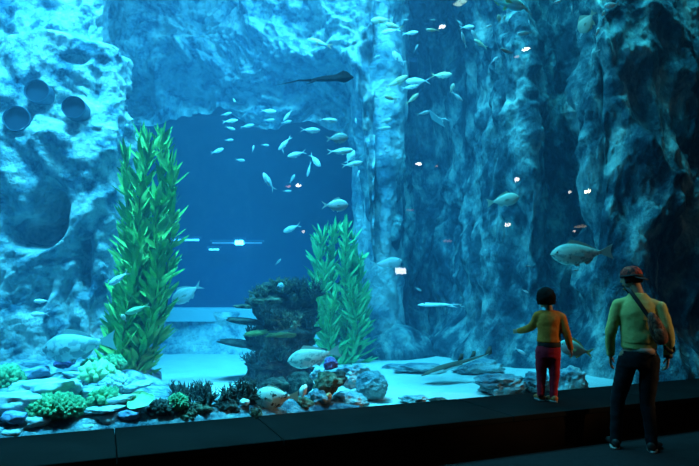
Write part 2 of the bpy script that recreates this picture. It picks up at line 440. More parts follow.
# the stacked slabs and stones of the reef beside the pane
G1 = 'stone slabs stacked on the reef'
slabs = [  # px, py, w, h, D, material, tilt, label
 (45,389,72,15,5.55,'slab',-.05,'widest flat pale slab behind the bumpy green coral'),
 (14,403,56,17,5.15,'slab',.06,'pale slab low in the corner under the widest slab'),
 (84,374,40,5,6.3,'slab',.02,'long thin pale slab beneath the round green coral knob'),
 (79,382,20,6,5.9,'slab',.05,'short pale slab under the long thin one'),
 (97,391,30,8,5.65,'slab',-.12,'pale slab wedged under the lumpy yellow-green coral'),
 (103,419,34,10,4.98,'slab',-.12,'thick pale slab lying low behind the ledge, beside bumpy green coral'),
 (86,427,24,9,4.84,'slab',.1,'stubby pale slab touching the pane behind the ledge'),
 (104,408,42,5,5.2,'slab',-.08,'dark-edged thin slab over the thick pale slab'),
 (34,421,26,9,4.85,'slab',.0,'bright pale stone in front of the bumpy green coral'),
 (40,431,34,8,4.72,'slab_blue',-.05,'bluish flat stone down at the foot of the pane'),
 (12,431,44,11,4.68,'slab',.02,'pale rounded stone in the bottom corner of the tank'),
 (134,386,32,6,5.75,'slab',-.22,'slanted thin slab pointing up at the kelp foot'),
 (120,399,30,6,5.4,'slab',-.1,'narrow slab beside the pale green cup coral'),
 (127,414,24,8,5.05,'slab_blue',.0,'blue-grey slab under the pale green cup coral'),
 (33,373,28,9,6.3,'slab_blue',-.15,'smooth bluish stone leaning at the pillar foot'),
 (64,363,19,10,6.5,'purple',0,'rounded violet-blue stone under the large dusky grouper'),
 (14,417,24,9,4.95,'slab_blue',.1,'dim blue slab in the shade of the corner slab'),
 (70,392,26,6,5.7,'slab_blue',.1,'dim blue slab tucked behind the bumpy green coral'),
]
for k, (px, py, wd, h, D, mt, ti, lb) in enumerate(slabs):
    stone('stone_slab', px, py, wd, h, D, M[mt], lb, 'stone', G1, deep=.75, seed=k+1, rough=.22, flat=(mt != 'purple'), tilt=ti, rz=(k*1.7 % 1)-.5, sub=4)

def bumpy(name, px, py, wpx, hpx, D, mat, label, n=120, rb=.1, group='green corals on the reef', cat='coral', deep=.8, seed=1):
    """a mound covered in finger tips, as one mesh"""
    D = max(D, (G + .14 + wpx*m_per_px(D)/2*deep*1.15)/(at(px, py, 1.0).y)); s = m_per_px(D); R_ = (wpx*s/2, wpx*s/2*deep, hpx*s/2); rnd = random.Random(seed)
    mb = MB(); v0, f0 = ICO[3]; mb.add([Vector((v.x*R_[0]*.9, v.y*R_[1]*.9, v.z*R_[2]*.88)) for v in v0], f0)
    v1, f1 = ICO[1]; r0 = min(R_)*rb*2
    for i in range(n):
        z = 1 - 1.25*(i+.5)/n; t = i*2.39996 + rnd.uniform(-.2,.2); q = math.sqrt(max(0, 1-z*z))
        c = Vector((q*math.cos(t)*R_[0], q*math.sin(t)*R_[1], z*R_[2]))*.95
        nn = Vector((c.x/R_[0]**2, c.y/R_[1]**2, c.z/R_[2]**2)).normalized()
        r = r0*rnd.uniform(.7,1.25)
        mb.add([c + v*r + nn*v.dot(nn)*r*.9 for v in v1], f1)
    o = mb.build(name, mat, loc=None); o.location = at(px, py, D); o.rotation_euler.z = -YAW
    return tag(o, label, cat, group)
bumpy('bumpy_coral', 56, 409, 54, 24, 5.05, M['greencoral'], 'widest bumpy green coral, low behind the ledge among pale slabs', n=260, rb=.11, seed=2)
bumpy('finger_coral', 7, 382, 26, 26, 6.0, M['greencoral'], 'tufted green coral against the rock pillar at the picture edge', n=140, rb=.16, seed=3)
bumpy('knob_coral', 91, 365, 15, 11, 6.4, M['greencoral'], 'small round green coral knob above the long thin slab', n=60, rb=.14, seed=4)
bumpy('spiky_coral', 113, 365, 21, 14, 6.3, M['greencoral'], 'small spiky green coral at the foot of the tall kelp', n=120, rb=.17, seed=5)
bumpy('lobed_coral', 98, 376, 25, 16, 5.95, M['lime'], 'lumpy yellow-green coral between thin slabs', n=30, rb=.3, seed=6)
bumpy('lobed_coral', 103, 400, 24, 15, 5.4, M['greencoral'], 'lumpy green coral beside the cup coral, over the thick slab', n=34, rb=.28, seed=7)
bumpy('knob_coral', 178, 404, 18, 17, 5.45, M['greencoral'], 'round green coral ball between cup coral and dark branches', n=90, rb=.12, seed=8)
bumpy('knob_coral', 161, 411, 22, 17, 5.3, M['dcoral'], 'round dark teal coral ball next to the green one', n=90, rb=.14, seed=9, group=None)
bumpy('flower_coral', 117, 387, 28, 18, 5.75, M['slab'], 'pale blue coral head covered in small knobs', n=110, rb=.16, seed=10, group=None)
bumpy('knob_coral', 187, 416, 18, 12, 5.15, M['brcoral'], 'grey-brown knobbly coral low against the ledge, left of lime sponge', n=60, rb=.2, seed=11, group=None)
def cup_coral(px, py, wpx, D, label):
    s = m_per_px(D); r = wpx*s/2; mb = MB(); n = 40; rings = [(.02,.0),(.35,-.01),(.7,.02),(.93,.10),(1.0,.17),(.97,.15),(.9,.06),(.6,-.06),(.25,-.16),(.2,-.4)]
    vs, fs = [], []
    for q, z in rings:
        for k in range(n):
            t = 2*math.pi*k/n; w_ = 1 + .07*math.sin(3*t+1)+.05*math.sin(5*t) if q > .3 else 1
            vs.append((q*r*w_*math.cos(t), q*r*w_*.85*math.sin(t), z*r + (.05*r*math.sin(4*t) if q > .6 else 0)))
    for i in range(len(rings)-1):
        for k in range(n): fs.append((i*n+k, (i+1)*n+k, (i+1)*n+(k+1)%n, i*n+(k+1)%n))
    fs.append(tuple(range(n))); mb.add(vs, fs)
    o = mb.build('cup_coral', M['lime']); o.location = at(px, py, D)
    o.rotation_euler = (R(38), 0, -YAW); return tag(o, label, 'coral')
cup_coral(140, 401, 26, 5.35, 'pale lime cup-shaped coral disc tilted towards the pane')

# branching corals
def branches(mb, base, d, L, r, lev, rnd, spread=.6, seg=4, up=.15, mi=0, n=6):
    pts = [Vector(base)]; d = Vector(d).normalized(); rr = [r]
    for i in range(seg):
        d = (d + Vector((rnd.uniform(-1,1), rnd.uniform(-1,1), rnd.uniform(-1,1)))*.22 + Vector((0,0,up*.5))).normalized()
        pts.append(pts[-1] + d*L/seg); rr.append(r*(1-.4*(i+1)/seg))
    rr[-1] *= .75
    mb.tube(pts, rr, mi, n)
    if lev > 0:
        for i in range(1, seg+1):
            for q in range(2 if i == seg else 1):
                a = Vector((rnd.uniform(-1,1), rnd.uniform(-1,1), rnd.uniform(-.5,1))).normalized()
                branches(mb, pts[i], (d + a*spread).normalized(), L*.62, rr[i]*.8, lev-1, rnd, spread, max(2, seg-1), up, mi, n)
def branch_coral(name, px, py, D, wpx, hpx, mat, label=None, parent=None, n=9, lev=2, seed=1, r=.011, group=None, base_pt=None):
    rnd = random.Random(seed); s = m_per_px(D); mb = MB(); H = hpx*s; W = wpx*s
    for i in range(n):
        t = rnd.uniform(0, 2*math.pi); q = math.sqrt(rnd.random())*W*.3
        d = Vector((math.cos(t)*q*2.2/max(W,.01), math.sin(t)*q*2.2/max(W,.01), .8))
        branches(mb, (math.cos(t)*q, math.sin(t)*q, 0), d, H*.55, r, lev, rnd, 1.05, up=.06)
    o = mb.build(name, mat, parent)
    o.location = base_pt if base_pt is not None else at(px, py + hpx/2, D); 
    if not parent: tag(o, label, 'coral', group)
    return o
GB = 'dark branching corals'
branch_coral('branching_coral', 205, 395, 5.75, 62, 26, M['dcoral'], 'widest dark branching coral thicket on the sand edge', n=20, seed=4, r=.026, group=GB)
branch_coral('branching_coral', 240, 391, 5.8, 28, 28, M['dcoral'], 'upright dark staghorn coral with stubby fingers over sand', n=8, seed=5, r=.026, group=GB)
branch_coral('branching_coral', 181, 389, 5.9, 24, 18, M['dcoral'], 'small dark coral spray behind the round green coral ball', n=7, seed=6, r=.018, group=GB)
branch_coral('branching_coral', 258, 414, 5.5, 22, 12, M['brcoral'], 'brown coral sprigs under the spotted pufferfish', n=7, seed=8, r=.017, group=GB)

# rubble between the branch corals and the pale block
rub = [(172,421,20,10,5.05,'reef','dull stone under the round coral balls'),(198,410,26,15,5.35,'brcoral','brown lump beneath the widest dark branching coral'),
 (215,419,18,9,5.12,'olive','yellow-lime sponge patch against the ledge'),(226,408,24,15,5.4,'dcoral','dark lump right below the upright staghorn coral'),
 (245,402,9,7,5.5,'white','small white shell lump by the pufferfish head'),(243,414,16,8,5.2,'purple','small blue-violet lump below the white shell lump'),
 (262,413,22,8,5.25,'brcoral','brown stone below the pufferfish belly'),(285,411,22,9,5.3,'dcoral','dark stone below the pufferfish tail'),
 (303,404,22,13,5.5,'brcoral','brown speckled stone beneath the white clam'),(318,399,20,16,5.6,'reef','speckled stone beside the orange sponge'),
 (329,396,6,6,5.55,'orange','tiny orange sponge on dark rubble'),(327,383,26,22,6.1,'brcoral','brown coral-crusted rock under the pale grouper'),
 (319,375,16,14,6.4,'slab','pale blue rock gleaming below the grouper belly'),(330,364,13,12,6.3,'purple','round violet coral knob in front of the grouper tail'),
 (338,378,16,13,6.3,'dcoral','dark crusted lump between brown rock and round boulder'),(303,391,7,13,5.75,'white','upright white clam among dark rubble'),
 (276,388,26,20,6.3,'dcoral','dark rock behind the spotted pufferfish'),(299,385,26,24,6.6,'dcoral','dark rock at the tower foot behind the white clam'),
 (210,426,30,7,4.98,'reef','flat dull stone touching the ledge under the branches'),(150,424,26,9,5.0,'reef','flat dull stone touching the ledge under the cup coral'),
 (258,395,16,10,5.8,'dcoral','dark stone by the pufferfish mouth')]
for k, (px, py, wd, h, D, mt, lb) in enumerate(rub):
    stone('white_clam' if lb.startswith('upright white') else 'sponge' if 'sponge' in lb else 'rubble_stone', px, py, wd, h, D, M[mt], lb,
          'sponge' if 'sponge' in lb else 'clam' if 'clam' in lb else 'stone', None if ('sponge' in lb or 'clam' in lb) else 'rubble stones on the reef', seed=40+k, rough=.34, sub=3 if wd < 12 else 4, tilt=(.25 if 'clam' in lb else 0))

# larger rocks on the sand
GR = 'rocks lying on the sand'
rocks = [(354,376,40,22,6.9,ROCKP,.34,'pale rough rock behind the round dark boulder'),
 (372,385,30,28,6.5,ROCKM,.16,'smooth round dark boulder standing on the sand'),
 (350,402,38,20,5.95,ROCKP,.16,'pale smooth block half hidden by the ledge, below the boulder'),
 (502,385,46,22,6.75,ROCKM,.36,'craggy grey rock on sand behind the ledge, next to child'),
 (537,383,28,20,7.05,ROCKM,.34,'smaller craggy rock seen behind the child\'s legs'),
 (569,383,34,30,7.25,ROCKP,.3,'upright pale rock just past the child\'s legs'),
 (438,400,16,5,6.15,M['dcoral'],.3,'small dark pebble on sand touching the ledge line'),
 (414,399,26,7,6.05,ROCKP,.3,'low pale stone half sunk in the sand'),
 (420,368,46,9,8.6,ROCKM,.3,'long low stone at the back of the sand, beside guitarfish head'),
 (478,368,50,18,8.6,ROCKM,.35,'dim rock mound behind the guitarfish tail'),
 (395,369,26,9,8.9,ROCKM,.3,'small dim stone at the cliff foot behind round boulder')]
for k, (px, py, wd, h, D, mt, rg, lb) in enumerate(rocks):
    stone('rock', px, py, wd, h, D, mt, lb, 'rock', GR, seed=80+k, rough=rg, sub=5 if wd > 20 else 4, deep=.7)

# pipe mouths in the pillar
M['pipe'] = plain('pipe_shade_cap', (.004,.02,.045), .5); M['pipe_rim'] = plain('pipe_rim', (.012,.07,.12), .5)  # caps coloured dark in place of the shade inside the pipes
def pillar_hit(px, py):
    """distance to the pillar's rock along the sight line"""
    dg = bpy.context.evaluated_depsgraph_get()
    ob = bpy.data.objects['wall_rock_pillar']; dg.update()
    hit, loc, nrm, _ = ob.ray_cast(CAM, ray(px, py).normalized())
    return (loc, nrm) if hit else (at(px, py, 7.3), Vector((0,-1,0)))
for px, py, rp, lb in ((40, 95, 12, 'dark round pipe mouth in pale rock, topmost of the three'), (76, 111, 11.5, 'dark round pipe mouth in pale rock, nearest the kelp'), (20, 122, 13, 'dark round pipe mouth in pale rock, lowest and broadest')):
    loc, nrm = pillar_hit(px, py); D = loc.dot(FH); r = rp*m_per_px(D)
    n = 36; mb = MB(); vs, fs = [], []
    prof = [(r*.93, -.05), (r*.93, -.09), (r*.95, -.10), (r, -.095), (r*1.01, -.06), (r*1.01, .14)]
    for q, y in prof:
        for k in range(n):
            t = 2*math.pi*k/n; vs.append((q*math.cos(t), y, q*math.sin(t)))
    for i in range(len(prof)-1):
        for k in range(n): fs.append((i*n+k, i*n+(k+1)%n, (i+1)*n+(k+1)%n, (i+1)*n+k))
    mb.add(vs, fs, 1); mb.add([vs[k] for k in range(n)], [tuple(range(n))], 0)
    o = mb.build('pipe_mouth', [M['pipe'], M['pipe_rim']]); o.location = loc + Vector((0,-.08,0)); o.rotation_euler = (0, 0, -YAW*.6)
    tag(o, lb, 'pipe', 'pipe mouths in the rock pillar')

# ------------------------------------------------------------------ kelp
M['kelp'] = mottled('kelp_blade', [(.05,.32,.07), (.14,.52,.12), (.30,.68,.18)], scale=3, bump=.2, rough=.6, stops=[.35,.5,.65])
M['kelp_far'] = mottled('kelp_blade_hazed', [(.05,.40,.13), (.12,.60,.20), (.24,.74,.28)], scale=3, bump=.2, rough=.6, stops=[.35,.5,.65])  # paler, bluer copy: water haze put into the blade colour
M['stem'] = plain('kelp_stem', (.14,.22,.05), .6)
def blade(mb, base, d, L, W, rnd, side, mi=0):
    d = d.normalized(); a = d.cross(side); a = a.normalized() if a.length > .01 else d.orthogonal().normalized()
    nrm = d.cross(a); curl = rnd.uniform(-.5, .5); tw = rnd.uniform(-.6, .6); a = (a*math.cos(tw) + nrm*math.sin(tw)); nrm = d.cross(a)
    prof = [(0,.12),(.18,.7),(.42,1),(.7,.75),(.9,.35),(1,.03)]; vs = []
    for t, w_ in prof:
        c = base + d*(L*t) + nrm*(curl*L*.35*t*t) + Vector((0,0,.18*L*t*t))
        for k in (-1, 0, 1): vs.append(c + a*(W*.5*w_*k) + nrm*(.12*W*w_*(1 if k == 0 else 0)))
    mb.add(vs, [(i*3+k, i*3+k+1, (i+1)*3+k+1, (i+1)*3+k) for i in range(len(prof)-1) for k in (0, 1)], mi)
def kelp(label, D, base_px, stems, bl, bw, mat, seed, dens):
    rnd = random.Random(seed); root = empty('kelp_plant', at_z_on(base_px, D, .28)); tag(root, label, 'kelp')
    fol = MB()
    for (bx, tx, ty, mid, y_) in stems:
        b = at_z_on(bx, D, .25) + FH*y_; t = at(tx, ty, D) + FH*y_
        pts = []
        for i in range(15):
            q = i/14; p = b.lerp(t, q) + _r*(math.sin(q*math.pi)*mid*m_per_px(D) + .02*math.sin(q*9+bx))
            pts.append(p)
        sm = MB(); sm.tube([p - root.location for p in pts], [.014 - .008*i/14 for i in range(15)], 0, 6); sm.build('stem', M['stem'], root)
        L = (t-b).length; nb = int(L*dens)
        for k in range(nb):
            q = (k+rnd.random())/nb; i = min(13, int(q*14)); p = pts[i].lerp(pts[i+1], q*14-i)
            az = rnd.uniform(0, 2*math.pi); el = rnd.uniform(.1, 1.1) + .4*q
            d = Vector((math.cos(az)*math.cos(el), math.sin(az)*math.cos(el), math.sin(el)))
            l = bl*rnd.uniform(.6, 1.15)*(1-.3*q)
            blade(fol, p - root.location, d, l, bw*rnd.uniform(.7, 1.2), rnd, Vector((rnd.uniform(-1,1), rnd.uniform(-1,1), .2)))
    fol.build('foliage', mat, root)
    return root
def at_z_on(px, D, z):
    p = at(px, 289, D); return Vector((p.x, p.y, z))
kelp('tall bright green kelp plant growing beside the pale rock pillar', 6.9, 132,
     [(122,128,158,6,0),(126,138,136,6,.1),(130,150,146,6,-.1),(134,160,132,8,.1),(138,168,165,16,0),(126,146,185,2,-.2),(136,160,200,14,-.2),(118,126,215,2,.05),(126,148,240,2,-.3),(116,122,290,-2,-.1),(134,152,270,12,-.2)],
     .30, .062, M['kelp'], 5, 74)
kelp('paler green kelp plant growing behind the dark coral tower', 9.7, 345,
     [(332,322,236,-8,0),(338,334,230,-4,.1),(344,345,230,2,-.1),(350,352,238,4,.1),(356,358,262,4,0),(336,328,270,-12,-.2),(350,350,285,6,-.2),(342,336,300,-10,-.3)],
     .36, .058, M['kelp_far'], 9, 90)
kelp('drab green weed tuft hanging by the pillar top at the picture edge', 8.3, 122, [(127,128,-20,0,0)], .1, .03, M['kelp'], 3, 0) if 0 else None

# ------------------------------------------------------------------ coral tower
def tower():
    D = 8.0; base = at_z_on(283, D, .25); root = empty('coral_tower', base)
    tag(root, 'dark coral-covered rock tower standing on the sand before the far window', 'coral')
    s = m_per_px(D)
    def W(px, py, dy=0): return at(px, py, D) + FH*dy - base
    zt = W(283, 279).z; n, k = 64, 60; vs = []; rnd = random.Random(12)
    for j in range(k):
        q = j/(k-1); z = zt*q
        r = (.40 - .0*q + .07*math.sin(q*19) + .03*math.sin(q*41))*(1 if q < .93 else max(.05, (1-q)/.07))
        for i in range(n):
            t = 2*math.pi*i/n; c = Vector((math.cos(t)*r, math.sin(t)*r*.8, z)); nn = Vector((math.cos(t), math.sin(t), 0))
            c += nn*(.10*noise.noise(c*4) + .06*(ridg(c, 6, 3)-1)) + Vector((-.02*q, 0, 0)); vs.append(c)
    fs = [(j*n+i, j*n+(i+1)%n, (j+1)*n+(i+1)%n, (j+1)*n+i) for j in range(k-1) for i in range(n)]; fs.append(tuple((k-1)*n+i for i in range(n)))
    mesh_obj('rock_core', vs, fs, M['dcoral'], root)
    # plates jutting out
    for (px, py, L, hx, ang, mt) in ((250,306,30,5,.0,'brcoral'),(247,321,40,7,-.12,'dcoral'),(243,343,44,8,-.15,'dcoral'),(262,331,30,6,.1,'olive'),(305,331,34,7,.15,'dcoral'),(309,352,36,9,.1,'dcoral'),(300,312,34,7,.2,'dcoral'),(268,362,40,9,-.1,'dcoral'),(300,372,40,10,.1,'dcoral'),(272,300,34,8,.0,'brcoral'),(285,333,36,6,.0,'olive')):
        v0, f0 = ICO[3]; c = W(px, py, -.30 if 255 < px < 300 else -.08); vs = []
        for v in v0:
            kq = 1 + .3*noise.noise(v*2 + c*5); p = Vector((v.x*L*s/2*kq, v.y*L*s/2*.8*kq, v.z*hx*s/2)); p.z += ang*p.x; vs.append(p + c)
        mesh_obj('plate_coral', vs, f0, M[mt], root)
    for i, (px, py, wpx, hpx, mt, dy) in enumerate(((309,291,16,26,'dcoral',-.05),(300,287,14,20,'dcoral',0),(266,292,20,16,'brcoral',-.1),(282,285,20,16,'brcoral',-.1),(256,300,14,14,'brcoral',0),(310,318,16,20,'dcoral',-.1),(258,330,16,16,'dcoral',-.1),(262,355,20,16,'dcoral',-.2),(275,312,22,18,'dcoral',-.35),(293,318,20,18,'brcoral',-.35),(285,345,24,20,'dcoral',-.4),(305,345,16,18,'dcoral',-.2),(270,375,24,18,'dcoral',-.4))):
        branch_coral('branch_coral', px, py, D, wpx, hpx, M[mt], parent=root, n=9, seed=30+i, r=.026, base_pt=W(px, py+hpx*.45, dy - (.22 if 257 < px < 303 else .05)))
    for i in range(16):
        t = rnd.uniform(math.pi*1.0, 2*math.pi); z = zt*rnd.uniform(.1, .92); r = .36; v0, f0 = ICO[2]; q = rnd.uniform(.04, .09)
        c = Vector((math.cos(t)*r, math.sin(t)*r*.85, z))
        mesh_obj('knob_coral', [c + v*q*(1+.3*noise.noise(v*3+c*9)) for v in v0], f0, M[rnd.choice(['brcoral','brcoral','dcoral','slab'])], root)
tower()

# ------------------------------------------------------------------ fish
def fishmat(name, back, side, rough=.4, spots=None, scale=30, emitn=None):
    m, nt, b, out = nmat(name); N, L = nt.nodes, nt.links
    tc = N.new('ShaderNodeTexCoord'); sp = N.new('ShaderNodeSeparateXYZ'); L.new(tc.outputs['Object'], sp.inputs[0])
    mr = N.new('ShaderNodeMapRange'); mr.inputs['From Min'].default_value = -.02; mr.inputs['From Max'].default_value = .09; L.new(sp.outputs['Z'], mr.inputs['Value'])
    mx = N.new('ShaderNodeMixRGB'); mx.inputs[1].default_value = (*side, 1); mx.inputs[2].default_value = (*back, 1); L.new(mr.outputs[0], mx.inputs[0])
    col = mx.outputs[0]
    if spots:
        v = N.new('ShaderNodeTexNoise'); v.inputs['Scale'].default_value = scale; v.inputs['Detail'].default_value = 2
        L.new(tc.outputs['Object'], v.inputs['Vector'])
        r2 = N.new('ShaderNodeMapRange'); r2.inputs['From Min'].default_value = spots[0]; r2.inputs['From Max'].default_value = spots[0]+.06
        L.new(v.outputs['Fac'], r2.inputs['Value'])
        m2 = N.new('ShaderNodeMixRGB'); m2.inputs[2].default_value = (*spots[1], 1); L.new(col, m2.inputs[1]); L.new(r2.outputs[0], m2.inputs[0]); col = m2.outputs[0]
    L.new(col, b.inputs['Base Color']); b.inputs['Roughness'].default_value = rough; return m
FM = {
 'silver': fishmat('silver_scales', (.45,.62,.62), (.85,.92,.92)),
 'bright': fishmat('bright_scales', (.50,.80,.85), (1.0,1.0,1.0), .3),
 'cyan': fishmat('pale_cyan_scales', (.35,.75,.60), (.45,.95,.98)),
 'olive': fishmat('olive_backed_scales', (.75,.60,.25), (.80,.85,.70)),
 'dim': fishmat('dull_scales', (.22,.34,.36), (.50,.62,.62)),
 'grey': fishmat('grey_green_scales', (.45,.48,.36), (.60,.62,.50)),
 'grouper': fishmat('mottled_grouper_skin', (.36,.42,.34), (.62,.68,.56), .5, (.52,(.26,.34,.29)), 16),
 'grouper_blue': fishmat('barred_grouper_skin', (.26,.38,.40), (.50,.62,.62), .5, (.50,(.18,.29,.31)), 12),
 'puffer': fishmat('spotted_puffer_skin', (.48,.62,.52), (.62,.86,.82), .5, (.57,(.03,.05,.05)), 11),
 'green_lit': fishmat('green_lit_scales', (.16,.50,.22), (.45,.75,.45)),  # green light on the fish put into its scale colour
 'orange': fishmat('tile_fish_skin', (.95,.45,.20), (.45,.85,.95)),
 'shade': fishmat('dark_scales', (.06,.10,.16), (.14,.2,.26)),  # dark scales, the fish's own tone
}
M['eye'] = plain('fish_eye', (.005,.005,.006), .2)
FINM = {}
def finmat(k):
    if k not in FINM:
        c = {'silver':(.55,.7,.68),'bright':(.7,.9,.9),'olive':(.80,.70,.35),'cyan':(.45,.75,.35),'dim':(.3,.42,.42),'grey':(.4,.45,.34),'grouper':(.34,.40,.34),'grouper_blue':(.25,.36,.36),'puffer':(.62,.66,.50),'green_lit':(.3,.6,.3),'orange':(.9,.5,.25),'shade':(.08,.12,.16)}[k]
        FINM[k] = plain(k+'_fin', c, .5)
    return FINM[k]
def fish_mesh(kind, mat):
    """unit length (nose at +.5, tail tip at -.5), z up"""
    P = {  # height, width, tail spread, fork, dorsal height
     'slim': (.24, .12, .24, .10, .05), 'jack': (.27, .13, .28, .14, .05), 'deep': (.44, .15, .30, .08, .09),
     'grouper': (.36, .20, .26, .0, .08), 'puffer': (.44, .30, .22, -.03, .05), 'bat': (.75, .14, .35, .02, .22),
    }[kind]
    H, Wd, TS, FK, DH = P; mb = MB(); n = 18; rings = []; tl = -.30
    N_ = 18
    for i in range(N_):
        q = i/(N_-1); x = .5 + (tl-.5)*q
        pk = .36 if kind in ('slim','jack','grouper') else .40
        if q < pk: e = math.sin(math.pi/2*(q/pk))**(.62 if kind != 'grouper' else .7)
        else: e = .16 + .84*math.cos(math.pi/2*min(1, ((q-pk)/(1-pk))))**(1.15)
        h = max(.004, e*H/2); w_ = max(.003, (e**1.1)*Wd/2*(1-.45*q*q))
        zc = -.015*math.sin(math.pi*q)
        rings.append(((x, 0, zc), (0, w_, 0), (0, 0, h)))
    mb.loft(rings, 0, n)
    def fin(poly, y=0, th=.006, mi=1, tw=None):
        k = len(poly); a = [Vector((p[0], y + (p[2] if len(p) > 2 else 0) - th/2, p[1])) for p in poly]; b = [Vector((v.x, v.y + th, v.z)) for v in a]
        fs = [tuple(range(k)), tuple(reversed(range(k, 2*k)))] + [(i, k+i, k+(i+1)%k, (i+1)%k) for i in range(k)]
        mb.add(a+b, fs, mi)
    hp_ = .16*H/2
    fin([(tl+.03, hp_*.7), (-.40, TS*.30), (-.5, TS*.5), (-.47+FK*.4, TS*.22), (-.46+FK, 0), (-.47+FK*.4, -TS*.22), (-.5, -TS*.5), (-.40, -TS*.30), (tl+.03, -hp_*.7)])
    top = lambda x: next((r[2][2]+r[0][2] for r in rings if r[0][0] <= x), 0)
    bot = lambda x: next((-r[2][2]+r[0][2] for r in rings if r[0][0] <= x), 0)
    xs = [.24, .16, .05, -.06, -.16, -.24]
    hh = [0, DH, DH*.9, DH*.75, DH*.7, .01]
    if kind == 'bat': hh = [0, DH*.4, DH*.8, DH*1.2, DH*1.0, .05]
    fin([(x, top(x)-.01+h) for x, h in zip(xs, hh)] + [(x, top(x)-.03) for x in reversed(xs)])
    xs = [.0, -.06, -.14, -.22]; h2 = [0, DH*.9, DH*.7, .01]
    fin([(x, bot(x)+.01-h) for x, h in zip(xs, h2)] + [(x, bot(x)+.03) for x in reversed(xs)])
    for sd in (-1, 1):
        fin([(.20, -.02, sd*Wd*.46), (.10, .01, sd*Wd*.62), (.03, -.03, sd*Wd*.72), (.08, -.07, sd*Wd*.6)], th=.005)
        fin([(.16, bot(.16)+.02, sd*.02), (.08, bot(.1)-.04, sd*.04), (.06, bot(.06)+.01, sd*.02)], th=.005)
        v1, f1 = ICO[1]; er = .016 if kind != 'puffer' else .02
        ex = .41; er_ = [r for r in rings if r[0][0] <= ex][0]
        mb.add([Vector((ex, sd*er_[1][1]*.86, .03)) + v*er for v in v1], f1, 2)
        mb.tube([(.493, sd*.004, -.012), (.46, sd*Wd*.22, -.03)], [.004, .003], 2, 5)   # mouth
    me = bpy.data.meshes.new('fish_'+kind); me.from_pydata([tuple(v) for v in mb.v], [], mb.f)
    for m in (FM[mat], finmat(mat), M['eye']): me.materials.append(m)
    me.polygons.foreach_set('material_index', mb.m); me.polygons.foreach_set('use_smooth', [m != 1 for m in mb.m]); me.update()
    return me
FMESH = {}
def orient(px, py, D, ang, out=0.0, roll=0.0):
    """heading: ang degrees counter-clockwise from 'towards the picture's right', out = turn towards the hall (degrees)"""
    a, b = R(ang), R(out)
    up = Vector((0, 0, 1))
    h = (_r*math.cos(a) + up*math.sin(a))*math.cos(b) - FH*math.sin(b)
    y = up.cross(h)
    if y.length < .2: y = FH.copy()
    y.normalize(); z = h.cross(y)
    m = Matrix((h, y, z)).transposed().to_4x4() @ Matrix.Rotation(R(roll), 4, 'X')
    m.translation = at(px, py, D); return m
fr = random.Random(77)
def fish(px, py, L, ang, kind, mat, label, D=None, out=None, real=None, group=None, name='fish', cat='fish', hs=1.0):
    if D is None: D = min(9.3, max(6.6 if px < 400 else 7.2, FPX*(real or .24)/L))
    if (kind, mat) not in FMESH: FMESH[kind, mat] = fish_mesh(kind, mat)
    me = FMESH[kind, mat]
    o = bpy.data.objects.new(name, me); C.objects.link(o)
    if out is None: out = fr.uniform(-28, 28)
    sL = L*m_per_px(D)/max(.55, math.cos(R(out)))
    o.matrix_world = orient(px, py, D, ang, out) @ Matrix.Diagonal((sL, sL, sL*hs, 1))
    return tag(o, label, cat, group)
GS = 'small silvery fish in open water'; GO = 'olive-backed schooling fish'
# -- the large ones, each of its own look
fish(582, 253, 66, 183, 'grouper', 'grouper', 'big mottled grouper swimming level before the dark cliff, above the visitors', D=7.7, out=6, name='grouper', hs=.92)
fish(79, 345, 76, 188, 'grouper', 'grouper_blue', 'big dusky grouper hovering at the pillar foot over the reef', D=6.3, out=-5, name='grouper')
fish(314, 356, 54, 192, 'grouper', 'grouper', 'pale grouper with small dark flecks nosing out before the coral tower', D=6.9, out=-4, name='grouper', hs=.98)
fish(276, 397, 45, 183, 'puffer', 'puffer', 'white pufferfish with black blotches low over the reef rubble', D=5.75, out=-6, name='pufferfish', hs=1.1)
fish(187, 293, 33, 212, 'deep', 'silver', 'pale deep-bodied fish head down before the far window sill', D=7.6, out=12)
fish(119, 278, 24, 215, 'jack', 'silver', 'silver fish pointing down against the kelp, beside the pillar edge', D=6.3, out=5)
fish(138, 309, 26, 200, 'slim', 'green_lit', 'green-tinted fish gliding across the tall kelp', D=6.2, out=5)
fish(124, 318, 9, 120, 'deep', 'grey', 'tiny black and white fish below the green-tinted fish', D=6.2, out=10)
fish(386, 263, 33, 8, 'slim', 'silver', 'pale wrasse beside the cliff edge, above the white screen reflection', D=8.3, out=0, hs=1.3)
fish(503, 0, 50, -20, 'jack', 'cyan', 'large bright blue fish cut by the picture top', D=7.3, out=0, hs=1.1)
fish(503, 200, 32, 10, 'grouper', 'grey', 'dim greenish grouper half lost against the dark cliff', D=8.2, out=10, name='grouper', hs=1.1)
fish(576, 349, 38, 165, 'deep', 'cyan', 'pale round fish partly hidden behind the child', D=7.1, out=8, hs=.95)
fish(587, 22, 20, 240, 'bat', 'grey', 'pale grey-green batfish near the picture top before dark rock', D=7.25, out=-35, name='batfish')
fish(320, 43, 27, 165, 'slim', 'orange', 'slender fish with orange back and cyan belly under the rock arch', D=8.0, out=5)
